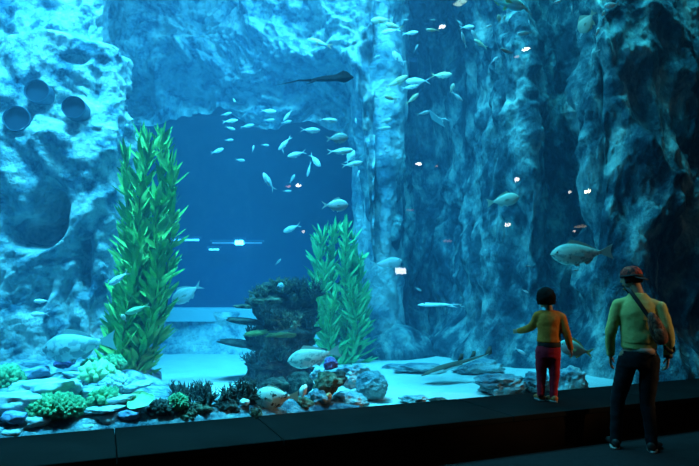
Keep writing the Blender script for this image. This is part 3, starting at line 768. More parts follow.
# -- the others: px, py, length, heading, kind, material, label
F = [
 (217,151,15,15,'jack','silver',"lone plump silver fish above and left of window's middle, tail drooping"),
 (230,121,16,10,'slim','silver',"slim fish just under the arch, above a smaller stubby one"),
 (230,128,11,-15,'jack','dim',"short dim fish tucked beneath a slim fish under the arch"),
 (226,114,12,5,'slim','dim',"faint thin fish highest of the trio under the arch"),
 (229,140,9,10,'jack','dim',"tiny faint fish alone below the trio under the arch"),
 (234,100,7,-60,'jack','dim',"tiny fish nearly touching the arch's lower rock edge"),
 (247,126,15,10,'slim','dim',"thin level fish between the trio and the central school"),
 (253,149,8,80,'jack','silver',"tiny upright silver fish in open blue before window"),
 (265,145,8,0,'jack','dim',"tiny level fish beside the tiny upright one"),
 (240,160,11,-8,'jack','dim',"faint stubby fish below the tiny upright one"),
 (268,111,17,-5,'jack','silver',"silver fish against the arch shadow, over a thin faint fish"),
 (269,120,12,-3,'slim','dim',"thin faint fish right below the silver one by the arch"),
 (288,115,15,225,'slim','silver',"thin silver fish diving steeply close under the arch"),
 (286,122,12,3,'slim','dim',"faint level fish crossing below the steeply diving one"),
 (285,143,19,222,'slim','bright',"bright slender fish head down, tail up, over a small companion"),
 (283,151,7,110,'slim','dim',"tiny companion beneath the bright slender fish"),
 (297,154,20,196,'jack','bright',"brightest cyan fish of the central school, nearly level"),
 (315,160,19,-52,'jack','bright',"bright fish diving steeply, its tail touching the brightest one's"),
 (309,169,16,255,'slim','silver',"slim fish hanging almost vertical under the school"),
 (310,130,21,0,'jack','bright',"plump bright fish level in open water above the school"),
 (328,120,20,2,'slim','silver',"slim silver fish level beside the plump bright one, higher up"),
 (269,182,21,122,'jack','bright',"bright fish pointing steeply upward alone in open blue water"),
 (292,179,11,60,'jack','dim',"small tilted fish above the white lamp reflections"),
 (287,191,9,5,'slim','dim',"faint thin fish beneath the white lamp reflections"),
 (335,205,27,3,'deep','silver',"plump pale fish swimming level above the far kelp"),
 (292,228,20,200,'jack','silver',"silver fish with upturned tail left of the far kelp top"),
 (337,138,23,10,'deep','dim',"round-bodied fish with dark outline over the column edge"),
 (340,151,27,3,'slim','silver',"long slender level fish overlapping two round ones"),
 (350,157,17,60,'deep','silver',"round pale fish in the knot of fish by the pale column"),
 (352,164,22,8,'slim','silver',"slender fish lowest in the knot by the pale column"),
 (356,121,7,100,'deep','bright',"tiny white fish above the knot by the pale column"),
 (364,128,9,-40,'slim','dim',"tiny faint fish slanting beside the tiny white one"),
 (384,121,16,5,'jack','dim',"dim fish over the pale column, upper of two"),
 (383,128,17,0,'slim','dim',"dim fish over the pale column, lower of two"),
 (358,174,8,70,'jack','silver',"tiny upright fish at the pale column edge"),
 (278,262,9,45,'slim','dim',"tiny faint fish above the coral tower"),
 (382,20,24,170,'jack','olive',"olive-backed fish first of the line near the picture top"),
 (394,26,20,165,'jack','olive',"olive-backed fish close behind the first of the line"),
 (391,31,21,180,'slim','bright',"bright-bellied fish under the olive pair"),
 (410,33,17,0,'slim','silver',"slim silver fish ending the line near the picture top"),
 (433,30,15,178,'slim','olive',"thin brownish fish beside the white lamp reflection, near picture top"),
 (432,20,8,10,'jack','dim',"tiny dim fish above the thin brownish one"),
 (405,20,8,0,'slim','dim',"tiny dim fish over the line near the picture top"),
 (416,48,8,60,'slim','dim',"tiny curved fish alone in the deep blue slot"),
 (377,1,10,-15,'jack','shade',"dark violet fish cut by the picture top"),
 (399,58,21,128,'jack','bright',"bright fish climbing steeply between the two olive groups"),
 (396,82,25,20,'jack','olive',"olive-backed fish tail down, beginning the lower group"),
 (418,81,25,172,'jack','bright',"cyan-bellied fish with yellowish back in the middle of the lower group"),
 (410,87,18,5,'slim','bright',"slender bright fish just under the cyan-bellied one"),
 (441,75,21,-8,'jack','olive',"olive-backed fish ahead of the lower group, tail behind"),
 (391,98,15,170,'jack','olive',"short olive-backed fish under the lower group, beside the crooked one"),
 (412,99,16,35,'jack','olive',"crooked olive-backed fish under the lower group"),
 (423,113,15,15,'slim','dim',"dim thin fish above the pale flat ray"),
 (376,57,10,30,'slim','dim',"faint little fish against the bright column top"),
 (467,27,16,5,'jack','bright',"plump bright fish beside the green-white sign reflection"),
 (487,27,10,20,'jack','silver',"small silver fish right of the plump bright one"),
 (464,40,17,110,'slim','silver',"slim fish standing head up below the plump bright one"),
 (475,35,14,120,'slim','dim',"dim fish leaning against the slim upright one"),
 (481,44,17,160,'jack','olive',"greenish fish slanting below the leaning dim one"),
 (459,22,9,-30,'jack','dim',"small dim fish under the green-white sign reflection"),
 (499,19,10,90,'deep','grey',"small pale round fish below the large bright blue one"),
 (504,18,9,60,'jack','grey',"small pale fish partner touching the round one"),
 (525,33,17,185,'jack','dim',"dim fish above the lamp reflection near the picture top"),
 (527,10,15,150,'slim','dim',"dim curved fish behind the large bright blue one's nose"),
 (529,22,6,90,'jack','silver',"tiny pale fish between two dim ones near the picture top"),
 (507,51,16,175,'slim','dim',"dim slender fish under the round pale pair"),
 (494,60,9,40,'jack','silver',"little silver fish below the dim slender one"),
 (452,88,10,70,'deep','grey',"small round grey fish behind the bright slanting one"),
 (457,96,15,-32,'slim','bright',"bright slender fish slanting down, over the dark cliff"),
 (556,2,11,20,'jack','bright',"bright cyan fish touching the picture top over dark rock"),
 (572,11,11,95,'slim','dim',"dim upright fish beside the batfish"),
 (597,32,14,60,'jack','bright',"bright cyan fish pointing up beyond the batfish"),
 (612,5,15,185,'deep','silver',"pale round fish at picture top, past the batfish"),
 (603,14,12,60,'slim','silver',"slim silver fish below the pale round one at top"),
 (581,35,8,70,'jack','silver',"small silver fish under the batfish tail"),
 (597,51,6,20,'jack','dim',"tiny dim fish lowest of those around the batfish"),
 (418,289,8,-30,'slim','dim',"tiny fish above the flat pale stingray"),
 (520,351,12,-30,'slim','bright',"small bright fish slanting down just left of the child's trousers"),
 (525,291,8,-25,'slim','silver',"small pale fish beside the child's hair"),
 (528,266,6,0,'slim','silver',"tiny pale fish above the child, left of the big grouper"),
 (574,270,9,0,'slim','silver',"little fish shadowing the big grouper's belly"),
 (42,301,15,180,'jack','bright',"bright oval fish before the pillar, upper of a close pair"),
 (40,314,17,183,'jack','bright',"bright oval fish before the pillar, lower of a close pair"),
]
for k, (px, py, L, a, kd, mt, lb) in enumerate(F):
    g = GO if mt == 'olive' else GS
    D = None
    if px < 100: D = 6.1
    elif px > 540: D = 7.6 + .1*(k % 3)
    elif px > 500: D = 7.4
    elif 360 < px: D = 7.4 + .35*(k % 5)
    elif py < 125 and px < 300: D = 8.2 + .3*(k % 4)
    else: D = min(9.0, max(6.8, FPX*.27/L))
    fish(px, py, L, a, kd, mt, lb, D=D, group=g)

# -- rays
def ray_mesh(span, length, tail, th, wing_up=.0, head=.0):
    """a flat-bodied ray: nose at +x, wings along y"""
    mb = MB(); nu, nv = 26, 30; vs = []
    for sgn in (1, -1):
        for i in range(nu+1):
            u = -1 + 2*i/nu
            e = (1-abs(u)**1.3)
            xf = .5*length*(1 - .95*abs(u)**1.15); xb = -.5*length*(1-abs(u)**.8)*.9 + .0*length
            for j in range(nv+1):
                v = j/nv; x = xb + (xf-xb)*v
                t = th*e*math.sin(math.pi*max(.0, min(1, v)))**.6*(1 + head*math.exp(-((v-.82)/.15)**2 - (u/.22)**2))
                z = sgn*t*(1 if sgn > 0 else .6) + wing_up*abs(u)**1.6*span*.5
                vs.append(Vector((x, u*span/2, z)))
    n1 = (nu+1)*(nv+1); fs = []
    for i in range(nu):
        for j in range(nv):
            a = i*(nv+1)+j; b = a+nv+1; fs.append((a, b, b+1, a+1)); fs.append((n1+a, n1+a+1, n1+b+1, n1+b))
    ff = [0 if k % 2 == 0 else 1 for k in range(len(fs))]
    mb.v = vs; mb.f = fs; mb.m = ff
    mb.tube([(-.42*length, 0, 0), (-.7*length, 0, .01), (-.42*length-tail*.6, 0, -.01), (-.42*length-tail, 0, -.03)], [th*.35, th*.2, th*.12, th*.05], 0, 8)
    for s_ in (-1, 1):
        mb.add([(-.40*length, s_*.03, 0), (-.34*length, s_*.16*length, -.01), (-.52*length, s_*.14*length, -.06*length), (-.40*length, s_*.03, -.012), (-.34*length, s_*.16*length, -.02), (-.52*length, s_*.14*length, -.07*length)], [(0,1,2),(5,4,3),(0,3,4,1),(1,4,5,2),(2,5,3,0)], 0)
        v1, f1 = ICO[1]; mb.add([Vector((.34*length, s_*.09*length, th*.8)) + v*.012 for v in v1], f1, 2)
    return mb
def ray_thing(px, py, D, ang, out, roll, mb, mats, label, name='stingray'):
    o = mb.build(name, mats); o.matrix_world = orient(px, py, D, ang, out, roll); return tag(o, label, 'ray')
M['ray_dark'] = plain('eagle_ray_back', (.004,.006,.010), .9, spec=.05); M['ray_mid'] = plain('eagle_ray_belly', (.03,.035,.05), .9, spec=.05)
M['ray_pale'] = plain('stingray_pale', (.75,.85,.85), .45)
s8 = m_per_px(8.0)
ray_thing(331, 79, 7.3, 7, -8, 17, ray_mesh(.60, 44*s8, 34*s8, .050, -.05, 1.6), [M['ray_dark'], M['ray_mid'], M['eye']], 'dark eagle ray with a long thin tail gliding under the arch', 'eagle_ray')
ray_thing(436, 305, 8.0, 180, 8, 0, ray_mesh(.46, 38*s8, 14*s8, .030, .03, .5), [M['ray_pale'], M['ray_pale'], M['eye']], 'flat pale stingray seen edge-on before the cliff foot', 'stingray')
ray_thing(437, 119, 7.8, 150, -60, 35, ray_mesh(.36, .26, .2, .02, .05), [M['ray_pale'], M['ray_pale'], M['eye']], 'small pale ray tilted like a triangle in the blue slot', 'stingray')

# -- guitarfish over the sand
def guitarfish():
    D = 7.8; s = m_per_px(D); L = 76*s; mb = MB()
    prof = [(.5,.01,.006),(.46,.05,.014),(.40,.10,.025),(.32,.145,.038),(.24,.16,.045),(.17,.12,.046),(.10,.065,.044),(.0,.048,.038),(-.12,.034,.028),(-.25,.024,.020),(-.38,.014,.012),(-.46,.006,.006)]
    mb.loft([((x*L, 0, .01*math.sin(x*5)), (0, w_*L, 0), (0, 0, h*L)) for x, w_, h in prof], 0, 20)
    def fin(poly, mi=0, th=.008):
        k = len(poly); a = [Vector(p)*L - Vector((0,th/2,0)) for p in poly]; b = [v + Vector((0,th,0)) for v in a]
        mb.add(a+b, [tuple(range(k)), tuple(reversed(range(k, 2*k)))] + [(i, k+i, k+(i+1)%k, (i+1)%k) for i in range(k)], mi)
    fin([(-.02,0,.03),(-.09,0,.11),(-.13,0,.10),(-.10,0,.03)]); fin([(-.20,0,.02),(-.26,0,.09),(-.30,0,.08),(-.27,0,.015)])
    fin([(-.40,0,.0),(-.49,0,.08),(-.52,0,.07),(-.50,0,-.02),(-.45,0,-.03)])
    for s_ in (-1, 1):
        mb.add([Vector(p)*L for p in ((.08,s_*.06,0),(-.02,s_*.12,-.01),(-.06,s_*.045,0),(.08,s_*.06,-.012),(-.02,s_*.12,-.02),(-.06,s_*.045,-.012))], [(0,1,2),(5,4,3),(0,3,4,1),(1,4,5,2),(2,5,3,0)], 0)
        v1, f1 = ICO[1]; mb.add([Vector((.36*L, s_*.055*L, .03*L)) + v*.010 for v in v1], f1, 2)
    for i, (m_) in enumerate(mb.m):
        pass
    o = mb.build('guitarfish', [M['gback'], M['ray_pale'], M['eye']])
    for p in o.data.polygons:
        if p.material_index == 0 and p.normal.z < -.45: p.material_index = 1
    o.matrix_world = orient(457, 364, D, 197, 10, 8)
    tag(o, 'brown guitarfish with pointed snout resting low over the sand', 'fish')
M['gback'] = mottled('guitarfish_back', [(.07,.055,.04), (.16,.12,.085)], scale=8, bump=.2)
guitarfish()
fish(403, 352, 8, 90, 'deep', 'shade', 'tiny dark upright fish hovering above the sand before the cliff', D=8.4, out=20)

# ------------------------------------------------------------------ lamps of the hall that the pane mirrors
def lamp(px, py, wpx, hpx, col, es, label, name='wall_lamp', shape='round'):
    d = ray(px, py); p0 = CAM + d*((G - CAM.y)/d.y); r_ = Vector((d.x, -d.y, d.z)); t = []
    if r_.z > 0: t.append(((HZ-.03-p0.z)/r_.z, Vector((0,0,-1))))
    t.append(((Y0+.03-p0.y)/r_.y, Vector((0,1,0))))
    if r_.x > 0: t.append(((X1-.03-p0.x)/r_.x, Vector((-1,0,0))))
    if r_.x < 0: t.append(((X0+.03-p0.x)/r_.x, Vector((1,0,0))))
    k, nrm = min(t, key=lambda q: q[0]); pos = p0 + r_*k
    Dv = (p0 + d*k).dot(FH); s = m_per_px(Dv); a, b = wpx*s/2, hpx*s/2
    cosn = abs(r_.normalized().dot(nrm))
    if nrm.z: b = b/max(.25, cosn)
    else: a = a/max(.35, cosn)
    root = empty(name, pos); tag(root, label, 'sign' if name == 'wall_sign' else 'lamp', None)
    z = nrm; x = Vector((0,0,1)).cross(z) if abs(z.z) < .5 else Vector((1,0,0)); x.normalize(); y = z.cross(x)
    e = plain('lamp_glow', (.8,.8,.8), .5, emit=col, es=es)
    def ring(f0, f1, z0, z1, mb, mi=0):
        n = 24 if shape == 'round' else 4; off = 0 if shape == 'round' else math.pi/4; q = 1 if shape == 'round' else math.sqrt(2)
        mb.loft([(z*zz, (x*math.cos(off)*1)*a*ff*q if shape == 'round' else x*a*ff*q, y*b*ff*q) for ff, zz in ((f0, z0), (f1, z1))], mi, n)
    if shape == 'round':
        mb = MB(); ring(1.25, 1.25, -.02, .02, mb); mb.build('housing', M['black'], root, smooth=False)
        mb = MB(); ring(1, 1, .021, .035, mb); mb.build('diffuser', e, root, smooth=False)
    else:
        def bx(f, z0, z1):
            mb = MB(); vs = [z*zz + x*(sx*a*f) + y*(sy*b*f) for zz in (z0, z1) for sx, sy in ((-1,-1),(1,-1),(1,1),(-1,1))]
            mb.add(vs, [(0,3,2,1),(4,5,6,7),(0,1,5,4),(1,2,6,5),(2,3,7,6),(3,0,4,7)]); return mb
        bx(1.12, -.02, .02).build('housing', M['black'], root, smooth=False); bx(1, .021, .03).build('diffuser', e, root, smooth=False)
WH = (1.0, .93, .85); OR = (1.0, .42, .2)
LAMPS = [(298,185.5,6,3.5,WH,46,'white lamp of the hall, mirrored under the central fish school'),(288,186.5,6,2.5,OR,10,'orange lamp of the hall mirrored next to the white one'),
 (303,231.5,4,2.5,WH,16,'small lamp of the hall mirrored left of the far kelp top'),(442,25.5,6,4,WH,46,'round lamp of the hall mirrored near the top of the blue slot'),
 (418.5,164,6,3.5,WH,42,'lamp of the hall mirrored at mid height in the blue slot'),(436,166.5,4,2,OR,8,'faint lamp of the hall mirrored beside the slot lamp'),
 (517.5,179.5,5,5,WH,36,'lamp of the hall mirrored above the dim greenish grouper'),(508,225,6,4,WH,30,'lamp of the hall mirrored below the dim greenish grouper'),
 (526,48,6,4,WH,46,'lamp of the hall mirrored under the dim fish near picture top'),(516.5,55.5,4,2.5,OR,8,'orange lamp of the hall mirrored beside the one near picture top'),
 (588,191.5,6,4,(1,.85,.6),60,'warm lamp of the hall mirrored highest above the big grouper'),(570.5,192,3.5,3.5,WH,18,'tiny lamp of the hall mirrored beside the warm one'),
 (581,226.5,12,3,(.9,.8,.5),4,'dull strip lamp mirrored just above the big grouper'),(574.5,231,3,2,WH,14,'dot of a lamp mirrored over the big grouper\'s back'),
 (447,241,9,3,OR,3,'orange glow strip mirrored above the stingray'),(410,210,8,1.5,OR,2.5,'thin orange strip mirrored in the blue slot')]
for a in LAMPS: lamp(*a[:6], a[6])
lamp(400.5, 271, 11, 6.5, (.85,.93,1), 34, 'white screen of the hall mirrored under the pale wrasse', 'wall_sign', 'box')
lamp(460, 1.5, 9, 6, (.55,1,.7), 16, 'green-white lit sign of the hall mirrored at the picture top', 'wall_sign', 'box')
# lights of the room behind the far window
def far_lamp(px, py, w_, h, es, label):
    D = D_B + 3.6; es *= .75; s = m_per_px(D); root = empty('tube_lamp', at(px, py, D)); root.rotation_euler.z = -YAW; tag(root, label, 'lamp')
    mb = MB(); mb.loft([((x, 0, 0), (0, .5*h*s, 0), (0, 0, .5*h*s)) for x in (-w_*s/2, w_*s/2)], 0, 16); mb.build('tube', plain('far_lamp_glow', (.5,.8,1), .5, emit=(.15,.7,1), es=es), root)
    mb = MB(); mb.box((-w_*s/2-.05, -.03, h*s/2+.005), (w_*s/2+.05, .05, h*s/2+.06)); mb.build('housing', M['frame'], root, smooth=False)
far_lamp(184, 240, 30, 2.2, 3, 'long cyan tube lamp behind the far window, beside kelp')
far_lamp(237, 243, 50, 1.6, .6, 'dim wide cyan tube lamp behind the far window')
far_lamp(239.5, 242.5, 8, 5, 22, 'brightest white-cyan lamp behind the far window')
far_lamp(214, 249.5, 10, 1.6, 6, 'short cyan lamp slightly lower behind the far window')

# ------------------------------------------------------------------ people
M['skin'] = plain('skin', (.42,.24,.15), .55); M['hair'] = plain('dark_hair', (.006,.005,.005), .9, spec=.1)
M['face_dark'] = plain('eyes_and_lips', (.10,.03,.025), .5)
M['sweater'] = mottled('yellow_green_knit', [(.46,.42,.13), (.58,.54,.20)], scale=30, bump=.3, bscale=160, dist=.002, rough=.9)
M['undershirt'] = plain('pale_undershirt', (.50,.36,.30), .8)
M['trousers'] = mottled('navy_cloth', [(.003,.004,.008), (.007,.008,.013)], scale=20, bump=.2, bscale=120, dist=.002, rough=.9)
M['cap_black'] = plain('cap_black', (.008,.008,.010), .7)
M['cap_red'] = mottled('red_plaid_cap', [(.02,.012,.014), (.42,.035,.025), (.55,.14,.08)], scale=28, stops=[.42,.5,.66], bump=.1, rough=.8)
M['mustard'] = mottled('mustard_knit', [(.56,.15,.02), (.68,.21,.035)], scale=30, bump=.3, bscale=160, dist=.002, rough=.9)
M['maroon'] = mottled('maroon_cloth', [(.34,.008,.024), (.46,.012,.035)], scale=20, bump=.2, bscale=120, dist=.002, rough=.85)
M['shoe_orange'] = plain('orange_shoe', (.55,.16,.05), .6); M['shoe_sole'] = plain('pale_sole', (.35,.33,.30), .7)
M['shoe_dark'] = plain('dark_shoe', (.02,.018,.018), .6)
M['bag'] = mottled('brown_patterned_bag', [(.05,.015,.010), (.20,.06,.035), (.34,.15,.09)], scale=34, stops=[.42,.52,.64], bump=.4, bscale=60, dist=.004, rough=.6)
M['strap'] = plain('black_strap', (.010,.009,.009), .6)

def remesh(mb, name, mat, parent, voxel, smooth=6, disp=0.0, dscale=9, decimate=None):
    o = mb.build(name, mat, None)
    mods = [('REMESH', dict(mode='VOXEL', voxel_size=voxel)), ('SMOOTH', dict(factor=.5, iterations=smooth))]
    bake(o, mods)
    if disp:
        for v in o.data.vertices:
            q = Vector((v.co.x*dscale, v.co.y*dscale, v.co.z*dscale*1.6))
            v.co += v.normal*disp*(noise.noise(q) + .5*(1-abs(noise.noise(q*1.7))*2))
        o.data.update()
    o.parent = parent; o.data.materials.clear(); o.data.materials.append(mat)
    return o
def ell(mb, c, rx, ry, rz, rot=None, sub=3):
    v0, f0 = ICO[sub]; mb.add([Vector(c) + (rot @ Vector((v.x*rx, v.y*ry, v.z*rz)) if rot else Vector((v.x*rx, v.y*ry, v.z*rz))) for v in v0], f0)
def limb(mb, pts, rad, n=14, flat=1.0):
    """joint-to-joint tube, rounded by extra samples"""
    P = spline([tuple(p)+(r,) for p, r in zip(pts, rad)], 22) if len(pts) > 2 else None
    if P is None: mb.tube(pts, rad, 0, n, flat); return
    mb.tube([q[:3] for q in P], [max(.003, q[3]) for q in P], 0, n, flat)
    for q in (P[0], P[-1]): ell(mb, q[:3], q[3]*.98, q[3]*.98, q[3]*.98, sub=2)
def spl3(pts, n):
    P = [np.array(p, float) for p in pts]; P = [2*P[0]-P[1]] + P + [2*P[-1]-P[-2]]; out = []; k = len(P)-3
    for i in range(n):
        s = k*i/(n-1); j = min(k-1, int(s)); t = s-j; a, b, c, d = P[j:j+4]
        out.append(.5*((2*b)+(-a+c)*t+(2*a-5*b+4*c-d)*t*t+(-a+3*b-3*c+d)*t**3))
    return out
def torso(mb, rings, n=28):
    """rings: (x, y, z, rx, ry)"""
    P = spl3(rings, 26); mb.loft([((q[0] + LEAN[0]*q[2], q[1], q[2]), (q[3], 0, 0), (0, q[4], 0)) for q in P], 0, n)
def head(mb, c, H, yaw, tilt=0.0, nod=0.0):
    rot = Matrix.Rotation(yaw, 3, 'Z') @ Matrix.Rotation(tilt, 3, 'Y') @ Matrix.Rotation(nod, 3, 'X'); c = Vector(c)
    h = H/2
    v0, f0 = ICO[4]; vs = []
    for v in v0:
        x, y, z = v
        wx = .66*h*(1 - .20*max(0, -z)**1.5); wy = .84*h
        p = Vector((x*wx, y*wy, z*h))
        if z < 0 and y > 0: p.y *= 1 - .06*(-z); 
        if z < -.2 and y < 0: p.y *= 1 - .55*(-z-.2)          # nape
        if y > .55: p.y -= .05*h*(1 if abs(z) < .5 else 0)*(abs(x) < .5)*(.6 if z > 0 else .2)
        vs.append(c + rot @ p)
    mb.add(vs, f0)
    def L_(x, y, z): return c + rot @ Vector((x*h, y*h, z*h))
    mb.tube([L_(0,.80,.10), L_(0,.90,-.06), L_(0,.98,-.20), L_(0,.84,-.26)], [.06*h,.085*h,.12*h,.07*h], 0, 8)     # nose
    for s in (-1, 1):
        ell(mb, L_(s*.26,.78,.16), .20*h, .07*h, .06*h, rot, 2)                                             # brow
        v1, f1 = ICO[2]; mb.add([L_(s*.66,-.02,-.06) + rot @ Vector((v.x*.05*h, v.y*.13*h, v.z*.21*h)) for v in v1], f1)    # ear
        ell(mb, L_(s*.27,.76,.0), .10*h, .05*h, .07*h, rot, 2)                                              # eyeball
    ell(mb, L_(0,.80,-.46), .20*h, .07*h, .045*h, rot, 2); ell(mb, L_(0,.79,-.55), .17*h, .07*h, .045*h, rot, 2)   # lips
    ell(mb, L_(0,.70,-.80), .20*h, .16*h, .14*h, rot, 2)                                                    # chin
    return rot, L_
def hand(mb, wrist, d, side, palmdir, S, curl=.5, thumb=1):
    """d: along the hand; side: towards the thumb; palmdir: out of the palm; S: hand length"""
    d, side, pn = Vector(d).normalized(), Vector(side), Vector(palmdir)
    side = (side - d*side.dot(d)).normalized(); pn = d.cross(side) * (1 if d.cross(side).dot(pn) > 0 else -1)
    w = Vector(wrist)
    mb.loft([(w - d*S*.05, side*S*.15, pn*S*.12), (w + d*S*.10, side*S*.19, pn*S*.10), (w + d*S*.30, side*S*.22, pn*S*.085), (w + d*S*.50, side*S*.21, pn*S*.07)], 0, 14)
    for i, (o_, l, a) in enumerate(((.16,.44,.10),(.055,.49,.03),(-.055,.45,-.04),(-.16,.36,-.12))):
        b = w + d*S*.46 + side*S*o_; dd = (d + side*a).normalized(); pts = [b]; ang = 0
        for k, q in enumerate((.44,.32,.24)):
            ang += curl*(.55 if k == 0 else .8); pts.append(pts[-1] + (dd*math.cos(ang) + pn*math.sin(ang))*S*l*q)
        mb.tube(pts, [S*.052, S*.05, S*.045, S*.036], 0, 8)
    b = w + d*S*.14 + side*S*.15; t1 = b + (d*.6 + side*.62 + pn*.35)*S*.2; t2 = t1 + (d*.85 + side*.2 + pn*.35)*S*.17; t3 = t2 + (d*.9 - side*.05 + pn*.3)*S*.12
    mb.tube([b, t1, t2, t3], [S*.075, S*.062, S*.052, S*.04], 0, 8)
def paint_face(o, L_, h, mat):
    o.data.materials.append(mat)
    spots = [(L_(.27,.86,.0), .10*h), (L_(-.27,.86,.0), .10*h), (L_(0,.88,-.50), .16*h)]
    for p in o.data.polygons:
        c = p.center
        for q, r in spots:
            if (c-q).length < r: p.material_index = 1

def person_root(px, py, Z, label, top):
    p = at_z(px, py, Z); D = p.dot(FH) - 0; root = empty('person', p, 0)
    v = Vector((p.x, p.y)); az = math.atan2(v.x, v.y); root.rotation_euler.z = -az
    tag(root, label, 'person'); return root, ((at(px, top, D).z - Z)/(py - top))*FPX
def person_frame(root, px, py, top):
    """how far to the side the figure's head stands from over its feet, per metre of height"""
    a = root.rotation_euler.z; n = Vector((-math.sin(a), math.cos(a), 0)); d = ray(px, top); t = (root.location - CAM).dot(n)/d.dot(n)
    q = Matrix.Rotation(-a, 3, 'Z') @ (CAM + d*t - root.location); return q.x/q.z, q.z/(py - top)
LEAN = [0.0]

# the man, seen from behind, weight on both feet, head turned towards the child
def man():
    root, D = person_root(633, 449, 0, 'man in yellow-green sweater, dark trousers and backwards red cap, back turned', 263)
    u = m_per_px(D)
    LEAN[0], u = person_frame(root, 633, 449, 263)
    def P(px, py, y=0): return Vector(((px-633)*u + LEAN[0]*(449-py)*u, y, (449-py)*u))
    hc = P(631.5, 279, .03); H = .228; yaw = R(58)
    b = MB(); rot, L_ = head(b, hc, H, yaw, 0, R(-4)); h = H/2
    limb(b, [P(638, 302, 0), P(636.5, 292, .005), P(633.5, 284, .02)], [.062, .056, .056])
    torso(b, [(.05,0,.84,.14,.10), (.05,0,1.0,.14,.095), (.05,0,1.2,.15,.10), (.05,.0,1.34,.16,.095), (.045,0,1.42,.10,.07)])
    arms = [(P(619.5,307.5,0), P(612.5,333,-.02), P(612,357,.05)), (P(657.5,309.5,0), P(664.5,334,-.03), P(664.5,356,.05))]
    for A_ in arms: limb(b, A_, [.045, .038, .026])
    for s, (hp_, kn, an) in enumerate(((P(628,357), P(618.5,402,.03), P(617,440,-.01)), (P(648,357), P(647,402,.03), P(650,440,-.01)))):
        limb(b, [hp_, kn, an], [.075, .05, .035]); limb(b, [an + Vector((0,-.03,-.04)), an + Vector((-.01 + .02*s,.08,-.05)), an + Vector((-.02+.04*s,.15,-.06))], [.03,.03,.022])
    hand(b, P(612,357.5,.055), (-.05,.12,-1), (0.1,1,0), (1,0,0), .165, .42)
    hand(b, P(664.5,357,.055), (-.10,.12,-1), (-.1,1,0), (-1,0,0), .165, .55)
    body = remesh(b, 'body', M['skin'], root, .0055, 2); paint_face(body, L_, h, M['face_dark'])
    # sweater
    sw = MB(); torso(sw, [(.052,0,.985,.155,.118), (.052,0,1.03,.158,.12), (.050,0,1.16,.162,.122), (.048,.0,1.27,.174,.125), (.046,.0,1.345,.158,.112), (.042,.0,1.405,.115,.088), (.037,.005,1.462,.072,.070)])
    for A_ in arms:
        a, e, w_ = A_; limb(sw, [a + Vector((.0,0,.015)), e, w_ + Vector((0,0,.01))], [.060, .051, .038])
        q = a.lerp(Vector((.046+LEAN[0]*1.36,0,1.36)), .42); limb(sw, [a + Vector((0,0,.02)), a.lerp(q, .5) + Vector((0,0,.018)), q + Vector((0,0,.026))], [.050, .054, .056])
    s1 = remesh(sw, 'sweater', M['sweater'], root, .010, 5, .006, 7)
    hem = MB(); torso(hem, [(.052,0,.935,.150,.114), (.052,0,.97,.155,.117), (.052,0,1.01,.152,.114)]); remesh(hem, 'shirt_hem', M['sweater'], root, .010, 3, .004, 8)
    us = MB(); us.loft([((.075+LEAN[0]*.9,-.002,.905), (.128,0,-.02), (0,.114,0)), ((.075+LEAN[0]*.9,-.002,.95), (.128,0,-.0), (0,.113,0))], 0, 30); us.build('undershirt', M['undershirt'], root)
    tr = MB(); torso(tr, [(.045,0,.76,.140,.112), (.048,0,.84,.150,.118), (.05,0,.915,.146,.108)])
    for hp_, kn, an in ((P(629,360), P(619,402,.02), P(617,443,-.01)), (P(648,360), P(646,402,.02), P(650,443,-.01))):
        limb(tr, [hp_, hp_.lerp(kn,.5), kn, kn.lerp(an,.5) , an], [.092, .082, .066, .056, .050])
    remesh(tr, 'trousers', M['trousers'], root, .011, 4, .006, 8)
    for ax, sx in ((617, -.02), (650, .02)):
        c = P(ax, 449, 0); sh = MB()
        sh.loft([(c + Vector((sx*q*4, y, z)), Vector((w_, 0, 0)), Vector((0, 0, hh))) for q, y, z, w_, hh in ((-.2,-.085,.045,.02,.03),(-.1,-.075,.047,.036,.042),(0,0,.05,.042,.048),(.4,.09,.040,.048,.038),(.7,.15,.032,.043,.030),(.9,.185,.026,.02,.018))], 0, 16)
        o = sh.build('shoe', M['shoe_dark'], root)
        so = MB(); so.loft([(c + Vector((sx*.25, .045, zz)), Vector((.047,0,0)), Vector((0,.145,0))) for zz in (0.0, .018)], 0, 24); so.build('sole', M['shoe_sole'], o)
    # hair, cap
    hr = MB(); v0, f0 = ICO[4]; vs = []
    for v in v0:
        p = Vector((v.x*.70*h*1.04, v.y*.86*h*1.05 - .05*h, v.z*h*1.0 + .02*h))
        if v.z < -.35: p.z = -.35*h + (p.z+.35*h)*.15
        if v.y > .25: p.y = .25*h*.9
        vs.append(hc + rot @ p)
    hr.add(vs, f0); hr.build('hair', M['hair'], root)
    cp = MB(); n = 40; R1 = []
    for k, q in enumerate([0,.1,.22,.36,.5,.64,.78,.9,1]):
        a = q*math.pi/2; zz = .18 + .90*math.sin(a)*1.0; rr = math.cos(a)**.75 if q < 1 else .02
        R1.append((zz, rr))
    cp.loft([(hc + rot @ Vector((0, -.03*h, h*z)), (rot @ Vector((1,0,0)))*.76*h*r_, (rot @ Vector((0,1,0)))*.95*h*r_) for z, r_ in R1], 0, n)
    cap = cp.build('cap', M['cap_red'], root)
    bd = MB(); bd.loft([(hc + rot @ Vector((0,-.03*h,h*z)), (rot @ Vector((1,0,0)))*.775*h, (rot @ Vector((0,1,0)))*.965*h) for z in (.10,.30)], 0, n); bd.build('cap_band', M['cap_black'], cap)
    br = MB(); vs = []; m_ = 14                                    # brim, worn to the back, dipping
